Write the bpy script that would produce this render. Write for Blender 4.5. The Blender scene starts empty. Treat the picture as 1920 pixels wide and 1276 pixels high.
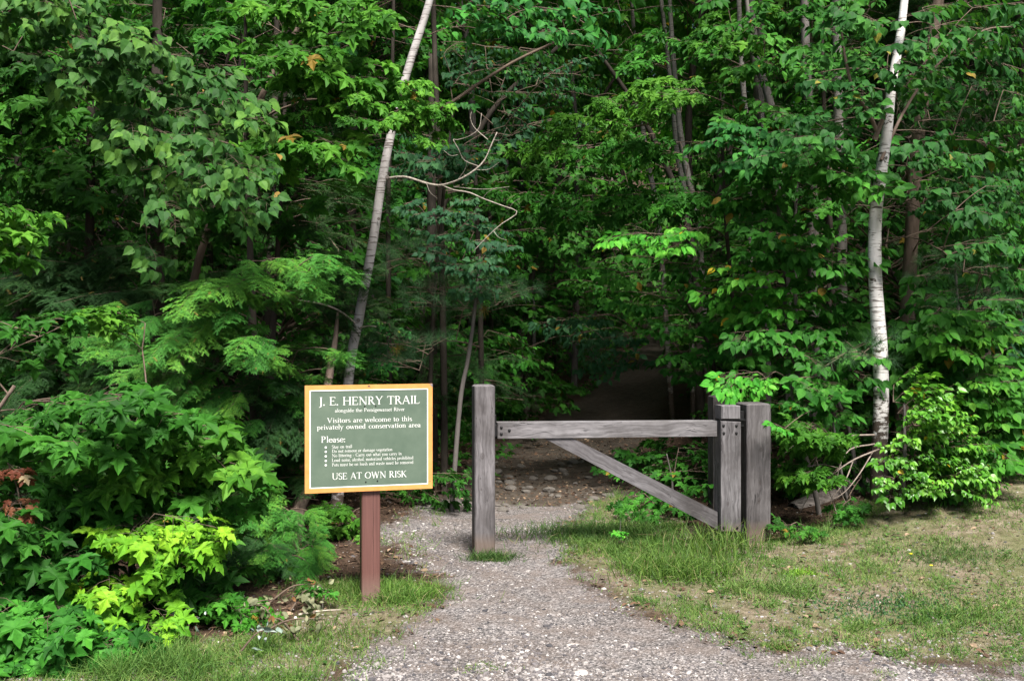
import bpy, math, random
import numpy as np
from mathutils import Vector

# ------------------------------------------------------------------ camera, sky, sun, exposure
sc = bpy.context.scene
EYE = 1.48
FPX = 1866.7
HZ = 600.0
cam_d = bpy.data.cameras.new("camera"); cam = bpy.data.objects.new("camera", cam_d)
sc.collection.objects.link(cam); sc.camera = cam
cam.location = (0, 0, EYE); cam.rotation_euler = (math.radians(90), 0, 0)
cam_d.lens = 35; cam_d.sensor_width = 36; cam_d.shift_y = -(638 - HZ) / 1920
cam_d.clip_start = 0.05; cam_d.clip_end = 500

SUN_EL, SUN_AZ = 57.0, 163.0       # azimuth clockwise from +Y (camera looks along +Y): behind the camera
world = bpy.data.worlds.new("World"); sc.world = world; world.use_nodes = True
wn = world.node_tree.nodes; wl = world.node_tree.links
sky = wn.new("ShaderNodeTexSky"); sky.sky_type = 'NISHITA'; sky.sun_disc = False
sky.sun_elevation = math.radians(SUN_EL); sky.sun_rotation = math.radians(SUN_AZ)
sky.air_density = 1.0; sky.dust_density = 3.0; sky.ozone_density = 0.6
bg = wn["Background"]; bg.inputs[1].default_value = 0.05
wl.new(sky.outputs[0], bg.inputs[0])
sun_d = bpy.data.lights.new("sun", 'SUN'); sun = bpy.data.objects.new("sun", sun_d)
sc.collection.objects.link(sun)
sun_d.energy = 5.0; sun_d.angle = math.radians(18); sun_d.color = (1.0, 0.95, 0.88)
_a, _e = math.radians(SUN_AZ), math.radians(SUN_EL)
_sd = Vector((math.sin(_a) * math.cos(_e), math.cos(_a) * math.cos(_e), math.sin(_e)))
sun.rotation_euler = _sd.to_track_quat('Z', 'Y').to_euler()
sc.view_settings.view_transform = 'Standard'; sc.view_settings.look = 'None'
sc.view_settings.exposure = 1.2; sc.view_settings.gamma = 1.0
cy = sc.cycles
cy.max_bounces = 4; cy.diffuse_bounces = 2; cy.glossy_bounces = 2; cy.transmission_bounces = 3
cy.transparent_max_bounces = 4; cy.caustics_reflective = False; cy.caustics_refractive = False
try:
    cy.use_denoising = True; cy.denoiser = 'OPENIMAGEDENOISE'
    cy.use_adaptive_sampling = True; cy.adaptive_threshold = 0.02
except Exception: pass

# ------------------------------------------------------------------ helpers
R = np.random.default_rng(7)
COL = sc.collection
def P(u, v, Y): return np.array([(u - 960) / FPX * Y, Y, EYE - (v - HZ) / FPX * Y])
def G(u, v):
    Y = EYE * FPX / (v - HZ); return np.array([(u - 960) / FPX * Y, Y])
def nrm(v):
    v = np.asarray(v, float); return v / (np.linalg.norm(v, axis=-1, keepdims=True) + 1e-9)
def sstep(a, b, x):
    t = np.clip((x - a) / (b - a), 0, 1); return t * t * (3 - 2 * t)

def vnoise(x, y, s, seed=0):
    x = np.asarray(x, float) / s; y = np.asarray(y, float) / s
    xi = np.floor(x).astype(np.int64); yi = np.floor(y).astype(np.int64); fx = x - xi; fy = y - yi
    fx = fx * fx * (3 - 2 * fx); fy = fy * fy * (3 - 2 * fy)
    def h(a, b):
        n = (a * 374761393 + b * 668265263 + seed * 1442695041) & 0xffffffff
        n = ((n ^ (n >> 13)) * 1274126177) & 0xffffffff
        return ((n ^ (n >> 16)) & 0xffff) / 65535.0
    return (h(xi, yi) * (1 - fx) + h(xi + 1, yi) * fx) * (1 - fy) + (h(xi, yi + 1) * (1 - fx) + h(xi + 1, yi + 1) * fx) * fy
def fbm(x, y, s, seed=0):
    return vnoise(x, y, s, seed) * .5 + vnoise(x, y, s / 2, seed + 1) * .3 + vnoise(x, y, s / 4, seed + 2) * .2

def poly_sd(poly, x, y):
    """signed distance to a polygon, positive inside"""
    x = np.asarray(x, float); y = np.asarray(y, float)
    ins = np.zeros(x.shape, bool); d = np.full(x.shape, 1e9)
    n = len(poly)
    for i in range(n):
        x0, y0 = poly[i]; x1, y1 = poly[(i + 1) % n]
        ex, ey = x1 - x0, y1 - y0
        t = np.clip(((x - x0) * ex + (y - y0) * ey) / (ex * ex + ey * ey + 1e-12), 0, 1)
        d = np.minimum(d, np.hypot(x - x0 - t * ex, y - y0 - t * ey))
        if y0 != y1:
            c = ((y0 > y) != (y1 > y)) & (x < ex * (y - y0) / (y1 - y0) + x0)
            ins ^= c
    return np.where(ins, d, -d)

class MB:
    """collects triangles and builds ONE mesh object"""
    def __init__(s): s.V = []; s.F = []; s.M = []; s.A = []; s.S = []; s.n = 0
    def add(s, V, F, m=0, a=0.5, smooth=False):
        V = np.asarray(V, np.float32).reshape(-1, 3); F = np.asarray(F, np.int32).reshape(-1, 3)
        s.V.append(V); s.F.append(F + s.n); s.n += len(V)
        s.M.append(np.full(len(F), m, np.int32) if np.isscalar(m) else np.asarray(m, np.int32))
        s.A.append(np.full(len(V), a, np.float32) if np.isscalar(a) else np.asarray(a, np.float32))
        s.S.append(np.full(len(F), smooth, bool) if np.isscalar(smooth) else smooth)
    def inst(s, T, pos, Rm, sc_, m=0, a=None, smooth=False):
        """T=(V,F); pos (N,3); Rm (N,3,3) columns = axes; sc_ (N,) or (N,3)"""
        V, F = T; N = len(pos)
        if N == 0: return
        sc_ = np.asarray(sc_, float)
        if sc_.ndim == 1: sc_ = np.repeat(sc_[:, None], 3, 1)
        W = V[None] * sc_[:, None, :]
        W = np.einsum('nij,nkj->nki', Rm, W) + np.asarray(pos)[:, None, :]
        FF = F[None] + (np.arange(N) * len(V))[:, None, None]
        if a is None: a = R.random(N)
        s.add(W.reshape(-1, 3), FF.reshape(-1, 3), m, np.repeat(a, len(V)), smooth)
    def arrays(s):
        return (np.concatenate(s.V), np.concatenate(s.F), np.concatenate(s.M), np.concatenate(s.A), np.concatenate(s.S))
    def build(s, name, mats, parent=None, origin=(0, 0, 0)):
        if s.n == 0: return None
        V, F, M, A, S = s.arrays(); V = V - np.asarray(origin, np.float32)
        me = bpy.data.meshes.new(name)
        me.vertices.add(len(V)); me.vertices.foreach_set('co', V.astype(np.float32).ravel())
        me.loops.add(F.size); me.loops.foreach_set('vertex_index', F.astype(np.int32).ravel())
        me.polygons.add(len(F)); me.polygons.foreach_set('loop_start', np.arange(0, F.size, 3, dtype=np.int32))
        me.polygons.foreach_set('material_index', M)
        me.update(calc_edges=True)
        me.polygons.foreach_set('use_smooth', S)
        at = me.attributes.new('var', 'FLOAT', 'POINT'); at.data.foreach_set('value', A)
        for m in (mats if isinstance(mats, (list, tuple)) else [mats]): me.materials.append(m)
        o = bpy.data.objects.new(name, me); COL.objects.link(o)
        if parent is not None: o.parent = parent
        else: o.location = origin
        return o

def tag(o, label=None, cat=None, group=None, kind=None):
    if label: o['label'] = label
    if cat: o['category'] = cat
    if group: o['group'] = group
    if kind: o['kind'] = kind
    return o
def thing(name, label, cat, loc, group=None, rz=0):
    o = bpy.data.objects.new(name, None); COL.objects.link(o); o.location = tuple(loc); o.rotation_euler = (0, 0, rz)
    o.empty_display_size = 0.1
    return tag(o, label, cat, group)

def basis(t, n):
    """rows of unit t (x axis), n approx z axis -> (N,3,3) with columns t,b,n"""
    t = nrm(t); n = n - (n * t).sum(-1, keepdims=True) * t; n = nrm(n); b = np.cross(n, t)
    return np.stack([t, b, n], -1)

def tube(mb, pts, rad, sides=8, m=0, a=.5, cap=True, rough=0.0):
    pts = np.asarray(pts, float); rad = np.asarray(rad, float); n = len(pts)
    tan = nrm(np.gradient(pts, axis=0))
    ref = np.array([0, 1, 0.]) if abs(tan[0][1]) < .8 else np.array([1., 0, 0])
    th = np.arange(sides) / sides * 2 * math.pi
    V = []
    s0 = None
    for i in range(n):
        s0 = nrm(np.cross(tan[i], ref)) if s0 is None else nrm(s0 - np.dot(s0, tan[i]) * tan[i])
        s1 = np.cross(tan[i], s0)
        r = rad[i] * (1 + rough * (R.random(sides) - .5))
        V.append(pts[i] + np.outer(np.cos(th) * r, s0) + np.outer(np.sin(th) * r, s1))
    V = np.concatenate(V); F = []
    for i in range(n - 1):
        for k in range(sides):
            k2 = (k + 1) % sides; A, B, C, D = i * sides + k, i * sides + k2, (i + 1) * sides + k2, (i + 1) * sides + k
            F += [(A, B, C), (A, C, D)]
    if cap:
        V = np.vstack([V, pts[-1]]); c = len(V) - 1
        for k in range(sides): F.append(((n - 1) * sides + k, (n - 1) * sides + (k + 1) % sides, c))
    mb.add(V, F, m, a, True)

def smooth_path(pts, n):
    """Catmull-Rom through pts"""
    pts = np.asarray(pts, float); k = len(pts)
    if k == 2: return np.linspace(pts[0], pts[1], n)
    Q = np.vstack([2 * pts[0] - pts[1], pts, 2 * pts[-1] - pts[-2]])
    out = []
    for u in np.linspace(0, k - 1 - 1e-6, n):
        i = int(u); t = u - i; a, b, c, d = Q[i:i + 4]
        out.append(.5 * (2 * b + (c - a) * t + (2 * a - 5 * b + 4 * c - d) * t * t + (3 * b - a - 3 * c + d) * t ** 3))
    return np.array(out)

def box(mb, c, size, ax=np.eye(3), m=0, bevel=0.0, a=.5):
    """box with chamfered edges; c centre; ax rows = local axes"""
    h = np.asarray(size, float) / 2
    if bevel <= 0:
        V = np.array([[x, y, z] for x in (-1, 1) for y in (-1, 1) for z in (-1, 1)]) * h
        Q = [(0, 1, 3, 2), (4, 6, 7, 5), (0, 4, 5, 1), (2, 3, 7, 6), (0, 2, 6, 4), (1, 5, 7, 3)]
        F = []
        for q in Q: F += [(q[0], q[1], q[2]), (q[0], q[2], q[3])]
        mb.add(V @ ax + c, F, m, a); return
    b = bevel; V = []; idx = {}
    for sx in (-1, 1):
        for sy in (-1, 1):
            for sz in (-1, 1):
                for k in range(3):
                    p = np.array([sx * (h[0] - b), sy * (h[1] - b), sz * (h[2] - b)]); p[k] += (sx, sy, sz)[k] * b
                    idx[(sx, sy, sz, k)] = len(V); V.append(p)
    F = []
    def quad(a_, b_, c_, d_): F.extend([(a_, b_, c_), (a_, c_, d_)])
    cs = (-1, 1)
    for k in range(3):
        i, j = [q for q in range(3) if q != k]
        for s in cs:
            def key(si, sj, kk=k):
                t = [0, 0, 0]; t[k] = s; t[i] = si; t[j] = sj; return idx[(*t, kk)]
            quad(key(-1, -1), key(1, -1), key(1, 1), key(-1, 1))
    for k in range(3):
        i, j = [q for q in range(3) if q != k]
        for si in cs:
            for sj in cs:
                def key(sk, kk):
                    t = [0, 0, 0]; t[k] = sk; t[i] = si; t[j] = sj; return idx[(*t, kk)]
                quad(key(-1, i), key(1, i), key(1, j), key(-1, j))
    for sx in cs:
        for sy in cs:
            for sz in cs: F.append((idx[(sx, sy, sz, 0)], idx[(sx, sy, sz, 1)], idx[(sx, sy, sz, 2)]))
    V = np.array(V); F = np.array(F)
    # orient outward
    cen = V[F].mean(1); nn = np.cross(V[F[:, 1]] - V[F[:, 0]], V[F[:, 2]] - V[F[:, 0]])
    flip = (nn * cen).sum(1) < 0; F[flip] = F[flip][:, ::-1]
    mb.add(V @ ax + c, F, m, a)

def disc(mb, c, r, depth, ax, sides=10, m=0, dome=0.0):
    """short cylinder along ax[1] (pointing -ax[1])"""
    th = np.arange(sides) / sides * 2 * math.pi
    ring = np.outer(np.cos(th) * r, ax[0]) + np.outer(np.sin(th) * r, ax[2])
    f = -ax[1]
    V = np.vstack([ring + c, ring * .85 + c + f * depth, [c + f * (depth + dome)]]); F = []
    for k in range(sides):
        k2 = (k + 1) % sides
        F += [(k, k2, sides + k2), (k, sides + k2, sides + k), (sides + k, sides + k2, 2 * sides)]
    mb.add(V, F, m, .5, False)

# ------------------------------------------------------------------ materials
def new_mat(name):
    m = bpy.data.materials.new(name); m.use_nodes = True
    nt = m.node_tree; return m, nt, nt.nodes, nt.links, nt.nodes['Principled BSDF']
def ramp(ns, stops, interp='LINEAR'):
    r = ns.new('ShaderNodeValToRGB'); cr = r.color_ramp; cr.interpolation = interp
    while len(cr.elements) < len(stops): cr.elements.new(.5)
    for e, (p, c) in zip(cr.elements, stops): e.position = p; e.color = (*c, 1)
    return r
def mixc(nt, fac, a, b, mode='MIX'):
    n = nt.nodes.new('ShaderNodeMix'); n.data_type = 'RGBA'; n.blend_type = mode
    for k, v in ((0, fac), (6, a), (7, b)):
        if hasattr(v, 'links') or isinstance(v, bpy.types.NodeSocket): nt.links.new(v, n.inputs[k])
        elif k == 0: n.inputs[0].default_value = v
        else: n.inputs[k].default_value = (*v, 1)
    return n.outputs[2]

def leaf_mat(name, dark, mid, light, odd=(0.25, 0.17, 0.03), oddp=0.985, trans=0.3, rough=0.6, yell=None, spec=.16):
    m, nt, ns, L, pb = new_mat(name)
    at = ns.new('ShaderNodeAttribute'); at.attribute_name = 'var'
    oi = ns.new('ShaderNodeObjectInfo')
    r = ramp(ns, [(0, dark), (.5, mid), (.93, light), (oddp, light), (min(oddp + .008, 1), odd)])
    L.new(at.outputs['Fac'], r.inputs[0])
    hs = ns.new('ShaderNodeHueSaturation')
    mr = ns.new('ShaderNodeMapRange'); mr.inputs[3].default_value = .495; mr.inputs[4].default_value = .507
    mv = ns.new('ShaderNodeMapRange'); mv.inputs[3].default_value = .72; mv.inputs[4].default_value = 1.1
    L.new(oi.outputs['Random'], mr.inputs[0]); L.new(oi.outputs['Random'], mv.inputs[0])
    L.new(mr.outputs[0], hs.inputs['Hue']); L.new(mv.outputs[0], hs.inputs['Value']); L.new(r.outputs[0], hs.inputs['Color'])
    # blotches and mottling
    tcn = ns.new('ShaderNodeTexCoord'); nz = ns.new('ShaderNodeTexNoise'); nz.inputs['Scale'].default_value = 38; nz.inputs['Detail'].default_value = 4; nz.inputs['Roughness'].default_value = .7
    L.new(tcn.outputs['Object'], nz.inputs[0]); rz_ = ramp(ns, [(.3, (.62, .66, .6)), (.55, (1, 1, 1)), (.72, (1.25, 1.12, .95))]); L.new(nz.outputs[0], rz_.inputs[0])
    L.new(mixc(nt, 1.0, r.outputs[0], rz_.outputs[0], 'MULTIPLY'), hs.inputs['Color'])
    # paler leaf underside
    ge = ns.new('ShaderNodeNewGeometry')
    under = mixc(nt, .12, hs.outputs[0], (.10, .17, .09))
    colr = mixc(nt, ge.outputs['Backfacing'], hs.outputs[0], under)
    L.new(colr, pb.inputs['Base Color']); pb.inputs['Roughness'].default_value = rough
    pb.inputs['Specular IOR Level'].default_value = spec
    tr = ns.new('ShaderNodeBsdfTranslucent')
    tc = mixc(nt, .45, hs.outputs[0], yell or (.09, .30, .015)); L.new(tc, tr.inputs[0])
    mx = ns.new('ShaderNodeMixShader'); mx.inputs[0].default_value = trans
    L.new(pb.outputs[0], mx.inputs[1]); L.new(tr.outputs[0], mx.inputs[2])
    L.new(mx.outputs[0], ns['Material Output'].inputs[0])
    return m

def bark_mat(name, c1, c2, scale=6, stretch=.35, rough=.9, marks=None, bump=.9):
    m, nt, ns, L, pb = new_mat(name)
    tc = ns.new('ShaderNodeTexCoord'); mp = ns.new('ShaderNodeMapping'); mp.inputs['Scale'].default_value = (1, 1, stretch)
    L.new(tc.outputs['Object'], mp.inputs[0])
    no = ns.new('ShaderNodeTexNoise'); no.inputs['Scale'].default_value = scale; no.inputs['Detail'].default_value = 6; no.inputs['Roughness'].default_value = .7
    L.new(mp.outputs[0], no.inputs[0])
    r = ramp(ns, [(.3, c1), (.7, c2)]); L.new(no.outputs[0], r.inputs[0]); col = r.outputs[0]
    n2 = ns.new('ShaderNodeTexNoise'); n2.inputs['Scale'].default_value = scale * 3; n2.inputs['Detail'].default_value = 5
    L.new(mp.outputs[0], n2.inputs[0])
    bp = ns.new('ShaderNodeBump'); bp.inputs['Strength'].default_value = bump; bp.inputs['Distance'].default_value = .01
    L.new(n2.outputs[0], bp.inputs['Height']); L.new(bp.outputs[0], pb.inputs['Normal'])
    if marks:   # birch lenticels: short dark horizontal dashes plus larger patches
        mcol, amount, patches = marks
        mp2 = ns.new('ShaderNodeMapping'); mp2.inputs['Scale'].default_value = (9, 9, 95); L.new(tc.outputs['Object'], mp2.inputs[0])
        n3 = ns.new('ShaderNodeTexNoise'); n3.inputs['Scale'].default_value = 1.0; n3.inputs['Detail'].default_value = 2; L.new(mp2.outputs[0], n3.inputs[0])
        r3 = ramp(ns, [(amount, (0, 0, 0)), (amount + .05, (1, 1, 1))]); L.new(n3.outputs[0], r3.inputs[0])
        col = mixc(nt, r3.outputs[0], col, mcol)
        mp4 = ns.new('ShaderNodeMapping'); mp4.inputs['Scale'].default_value = (5, 5, 9); L.new(tc.outputs['Object'], mp4.inputs[0])
        n4 = ns.new('ShaderNodeTexNoise'); n4.inputs['Scale'].default_value = 1.6; n4.inputs['Detail'].default_value = 7; n4.inputs['Roughness'].default_value = .75; L.new(mp4.outputs[0], n4.inputs[0])
        sx = ns.new('ShaderNodeSeparateXYZ'); L.new(tc.outputs['Object'], sx.inputs[0])
        lo = ns.new('ShaderNodeMapRange'); lo.inputs[1].default_value = 1.1; lo.inputs[2].default_value = .0; lo.inputs[3].default_value = 0; lo.inputs[4].default_value = .25
        L.new(sx.outputs[2], lo.inputs[0])
        ad = ns.new('ShaderNodeMath'); L.new(n4.outputs[0], ad.inputs[0]); L.new(lo.outputs[0], ad.inputs[1])
        r4 = ramp(ns, [(patches, (0, 0, 0)), (patches + .05, (1, 1, 1))]); L.new(ad.outputs[0], r4.inputs[0])
        col = mixc(nt, r4.outputs[0], col, (.07, .055, .045))
    L.new(col, pb.inputs['Base Color']); pb.inputs['Roughness'].default_value = rough
    pb.inputs['Specular IOR Level'].default_value = .2
    return m

def plain(name, c, rough=.6, metal=0, noise=.0, ns_scale=20, spec=.4):
    m, nt, ns, L, pb = new_mat(name)
    pb.inputs['Roughness'].default_value = rough; pb.inputs['Metallic'].default_value = metal; pb.inputs['Specular IOR Level'].default_value = spec
    if noise:
        tc = ns.new('ShaderNodeTexCoord'); no = ns.new('ShaderNodeTexNoise'); no.inputs['Scale'].default_value = ns_scale; no.inputs['Detail'].default_value = 6
        L.new(tc.outputs['Object'], no.inputs[0])
        a = tuple(x * (1 - noise) for x in c); b = tuple(min(1, x * (1 + noise)) for x in c)
        r = ramp(ns, [(.3, a), (.7, b)]); L.new(no.outputs[0], r.inputs[0]); L.new(r.outputs[0], pb.inputs['Base Color'])
    else: pb.inputs['Base Color'].default_value = (*c, 1)
    return m

def var_mat(name, stops, rough=.85, bump=0):
    m, nt, ns, L, pb = new_mat(name)
    at = ns.new('ShaderNodeAttribute'); at.attribute_name = 'var'
    r = ramp(ns, stops); L.new(at.outputs['Fac'], r.inputs[0])
    tc = ns.new('ShaderNodeTexCoord'); no = ns.new('ShaderNodeTexNoise'); no.inputs['Scale'].default_value = 90; no.inputs['Detail'].default_value = 4
    L.new(tc.outputs['Object'], no.inputs[0])
    c = mixc(nt, .35, r.outputs[0], no.outputs[0], 'OVERLAY')
    L.new(c, pb.inputs['Base Color']); pb.inputs['Roughness'].default_value = rough; pb.inputs['Specular IOR Level'].default_value = .25
    return m

def wood_mat(name, axis, c_dark, c_light, knots=()):
    """weathered timber with grain running along the local axis (0=x, 2=z)"""
    m, nt, ns, L, pb = new_mat(name)
    tc = ns.new('ShaderNodeTexCoord')
    mp = ns.new('ShaderNodeMapping'); s = [60, 60, 60]; s[axis] = 2.2; mp.inputs['Scale'].default_value = s
    oi = ns.new('ShaderNodeObjectInfo'); vm = ns.new('ShaderNodeVectorMath'); vm.operation = 'ADD'
    cm = ns.new('ShaderNodeCombineXYZ'); ml = ns.new('ShaderNodeMath'); ml.operation = 'MULTIPLY'; ml.inputs[1].default_value = 17
    L.new(oi.outputs['Random'], ml.inputs[0])
    for k in range(3): L.new(ml.outputs[0], cm.inputs[k])
    # low-frequency warp so that the grain wanders
    nw = ns.new('ShaderNodeTexNoise'); nw.inputs['Scale'].default_value = 5; nw.inputs['Detail'].default_value = 2
    L.new(tc.outputs['Object'], nw.inputs[0])
    ws = ns.new('ShaderNodeVectorMath'); ws.operation = 'SCALE'; ws.inputs['Scale'].default_value = .06; L.new(nw.outputs['Color'], ws.inputs[0])
    L.new(tc.outputs['Object'], vm.inputs[0]); L.new(ws.outputs[0], vm.inputs[1])
    v2 = ns.new('ShaderNodeVectorMath'); v2.operation = 'ADD'; L.new(vm.outputs[0], v2.inputs[0]); L.new(cm.outputs[0], v2.inputs[1])
    L.new(v2.outputs[0], mp.inputs[0])
    no = ns.new('ShaderNodeTexNoise'); no.inputs['Scale'].default_value = 1; no.inputs['Detail'].default_value = 8; no.inputs['Roughness'].default_value = .65
    L.new(mp.outputs[0], no.inputs[0])
    r = ramp(ns, [(.28, c_dark), (.5, tuple((a + b) / 2 for a, b in zip(c_dark, c_light))), (.72, c_light)]); L.new(no.outputs[0], r.inputs[0])
    big = ns.new('ShaderNodeTexNoise'); big.inputs['Scale'].default_value = 3; big.inputs['Detail'].default_value = 5; big.inputs['Roughness'].default_value = .6
    L.new(v2.outputs[0], big.inputs[0])
    rb = ramp(ns, [(.32, (.55, .53, .52)), (.68, (1.35, 1.35, 1.38))]); L.new(big.outputs[0], rb.inputs[0])
    col = mixc(nt, 1.0, r.outputs[0], rb.outputs[0], 'MULTIPLY')
    # drying cracks
    mp3 = ns.new('ShaderNodeMapping'); s3 = [26, 26, 26]; s3[axis] = .9; mp3.inputs['Scale'].default_value = s3; L.new(v2.outputs[0], mp3.inputs[0])
    n3 = ns.new('ShaderNodeTexNoise'); n3.inputs['Scale'].default_value = 1; n3.inputs['Detail'].default_value = 3; L.new(mp3.outputs[0], n3.inputs[0])
    r3 = ramp(ns, [(.485, (0, 0, 0)), (.5, (1, 1, 1)), (.515, (0, 0, 0))]); L.new(n3.outputs[0], r3.inputs[0])
    n5 = ns.new('ShaderNodeTexNoise'); n5.inputs['Scale'].default_value = 6; L.new(v2.outputs[0], n5.inputs[0])
    r5 = ramp(ns, [(.5, (0, 0, 0)), (.62, (1, 1, 1))]); L.new(n5.outputs[0], r5.inputs[0])
    cr = mixc(nt, 1.0, r3.outputs[0], r5.outputs[0], 'MULTIPLY')
    col = mixc(nt, cr, col, tuple(x * .25 for x in c_dark))
    # knots: list of (local x,y,z, radius)
    for (kx, ky, kz, kr) in knots:
        d = ns.new('ShaderNodeVectorMath'); d.operation = 'SUBTRACT'; L.new(vm.outputs[0], d.inputs[0]); d.inputs[1].default_value = (kx + .03, ky + .03, kz + .03)
        mm = ns.new('ShaderNodeVectorMath'); mm.operation = 'MULTIPLY'; L.new(d.outputs[0], mm.inputs[0])
        sv = [1, 1, 1]; sv[axis] = .6; mm.inputs[1].default_value = sv
        ln = ns.new('ShaderNodeVectorMath'); ln.operation = 'LENGTH'; L.new(mm.outputs[0], ln.inputs[0])
        wv = ns.new('ShaderNodeMath'); wv.operation = 'SINE'; mu = ns.new('ShaderNodeMath'); mu.operation = 'MULTIPLY'; mu.inputs[1].default_value = 22 / kr * .5
        L.new(ln.outputs['Value'], mu.inputs[0]); L.new(mu.outputs[0], wv.inputs[0])
        rk = ns.new('ShaderNodeMapRange'); rk.inputs[1].default_value = kr; rk.inputs[2].default_value = kr * .3; L.new(ln.outputs['Value'], rk.inputs[0])
        fa = ns.new('ShaderNodeMapRange'); fa.inputs[1].default_value = -1; fa.inputs[2].default_value = 1; fa.inputs[3].default_value = .35; fa.inputs[4].default_value = 1; L.new(wv.outputs[0], fa.inputs[0])
        pr = ns.new('ShaderNodeMath'); pr.operation = 'MULTIPLY'; L.new(rk.outputs[0], pr.inputs[0]); L.new(fa.outputs[0], pr.inputs[1])
        col = mixc(nt, pr.outputs[0], col, (.035, .028, .026))
    if axis == 2:    # soil splashed up the foot of the post
        sz = ns.new('ShaderNodeSeparateXYZ'); L.new(tc.outputs['Object'], sz.inputs[0])
        mz = ns.new('ShaderNodeMath'); mz.operation = 'MULTIPLY_ADD'; mz.inputs[1].default_value = -.12; L.new(big.outputs[0], mz.inputs[0]); L.new(sz.outputs[2], mz.inputs[2])
        mq = ns.new('ShaderNodeMapRange'); mq.inputs[1].default_value = .10; mq.inputs[2].default_value = .02; L.new(mz.outputs[0], mq.inputs[0])
        fq = ns.new('ShaderNodeMath'); fq.operation = 'MULTIPLY'; fq.inputs[1].default_value = .75; L.new(mq.outputs[0], fq.inputs[0])
        col = mixc(nt, fq.outputs[0], col, (.13, .095, .075))
    L.new(col, pb.inputs['Base Color']); pb.inputs['Roughness'].default_value = .85; pb.inputs['Specular IOR Level'].default_value = .2
    bp = ns.new('ShaderNodeBump'); bp.inputs['Strength'].default_value = .5; bp.inputs['Distance'].default_value = .004
    L.new(no.outputs[0], bp.inputs['Height']); L.new(bp.outputs[0], pb.inputs['Normal'])
    return m
# ------------------------------------------------------------------ leaf shapes
def fan_leaf(half, c, fold=.12, droop=.22):
    """outline half (y>=0) mirrored; fan from c on the midrib"""
    half = np.array(half, float); up = half; dn = half[1:-1][::-1] * [1, -1]
    ring = np.vstack([up, dn]); V2 = np.vstack([[c, 0], ring])
    z = fold * np.abs(V2[:, 1]) - droop * V2[:, 0] ** 2 * .6
    V = np.column_stack([V2, z]); k = len(ring)
    F = [(0, 1 + (i + 1) % k, 1 + i) for i in range(k)]
    return V, np.array(F)
MAPLE = fan_leaf([(0, 0), (-.10, .16), (-.04, .37), (.12, .27), (.20, .47), (.27, .40), (.36, .49), (.52, .62), (.46, .42), (.42, .34), (.44, .155), (.58, .20), (.63, .30), (.72, .16), (.80, .14), (1, 0)], .28)
_z = {(-.10, .16): -.02, (-.04, .37): -.10, (.12, .27): .06, (.20, .47): -.02, (.52, .62): -.12, (.46, .42): .0, (.42, .34): .02, (.44, .15): .08, (.44, .16): .08, (.63, .30): -.02, (.72, .16): .02, (1, 0): -.10}
for _i, _v in enumerate(MAPLE[0]):
    _k = (round(_v[0], 2), round(abs(_v[1]), 2))
    MAPLE[0][_i, 2] += _z.get(_k, 0)
MAPLE_LO = fan_leaf([(0, 0), (-.06, .34), (.14, .26), (.48, .58), (.46, .20), (.68, .22), (1, 0)], .28)
OVAL = fan_leaf([(0, 0), (.10, .16), (.24, .26), (.42, .30), (.60, .26), (.78, .14), (.9, .05), (1, 0)], .42, .25)
OVAL_LO = fan_leaf([(0, 0), (.25, .26), (.62, .25), (1, 0)], .42, .25)
BIRCH = fan_leaf([(0, 0), (-.02, .12), (.10, .32), (.22, .39), (.34, .36), (.40, .385), (.52, .28), (.58, .30), (.72, .15), (.86, .05), (1, 0)], .34, .2, .3)
BIRCH_LO = fan_leaf([(0, 0), (.05, .3), (.3, .38), (.66, .2), (1, 0)], .34, .2, .3)
def hemtwig(k=8):
    V = []; F = []
    for i in range(k):
        x = .04 + i * .96 / k
        for s in (1, -1):
            l = .27 * (1 - .35 * i / k); b = len(V)
            V += [(x, 0, .0), (x + .075, 0, 0), (x + l * .55, s * l, .02)]; F.append((b, b + 1, b + 2))
    b = len(V); V += [(0, .012, 0), (0, -.012, 0), (1.08, 0, 0)]; F.append((b, b + 1, b + 2))
    return np.array(V, float), np.array(F)
HEM, HEM_LO = hemtwig(8), hemtwig(4)
def pinetuft(n=70):
    V = []; F = []; rg = np.random.default_rng(3)
    for i in range(n):
        d = nrm(np.array([rg.uniform(.1, 1), rg.normal(0, .55), rg.normal(0, .55)])); s = nrm(np.cross(d, rg.normal(size=3)))
        o = np.array([rg.uniform(-.25, .1), 0, 0]); b = len(V)
        V += [o + s * .009, o - s * .009, o + d * rg.uniform(.8, 1.05) + [0, 0, -.06]]; F.append((b, b + 1, b + 2))
    return np.array(V), np.array(F)
PINE = pinetuft()

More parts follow.
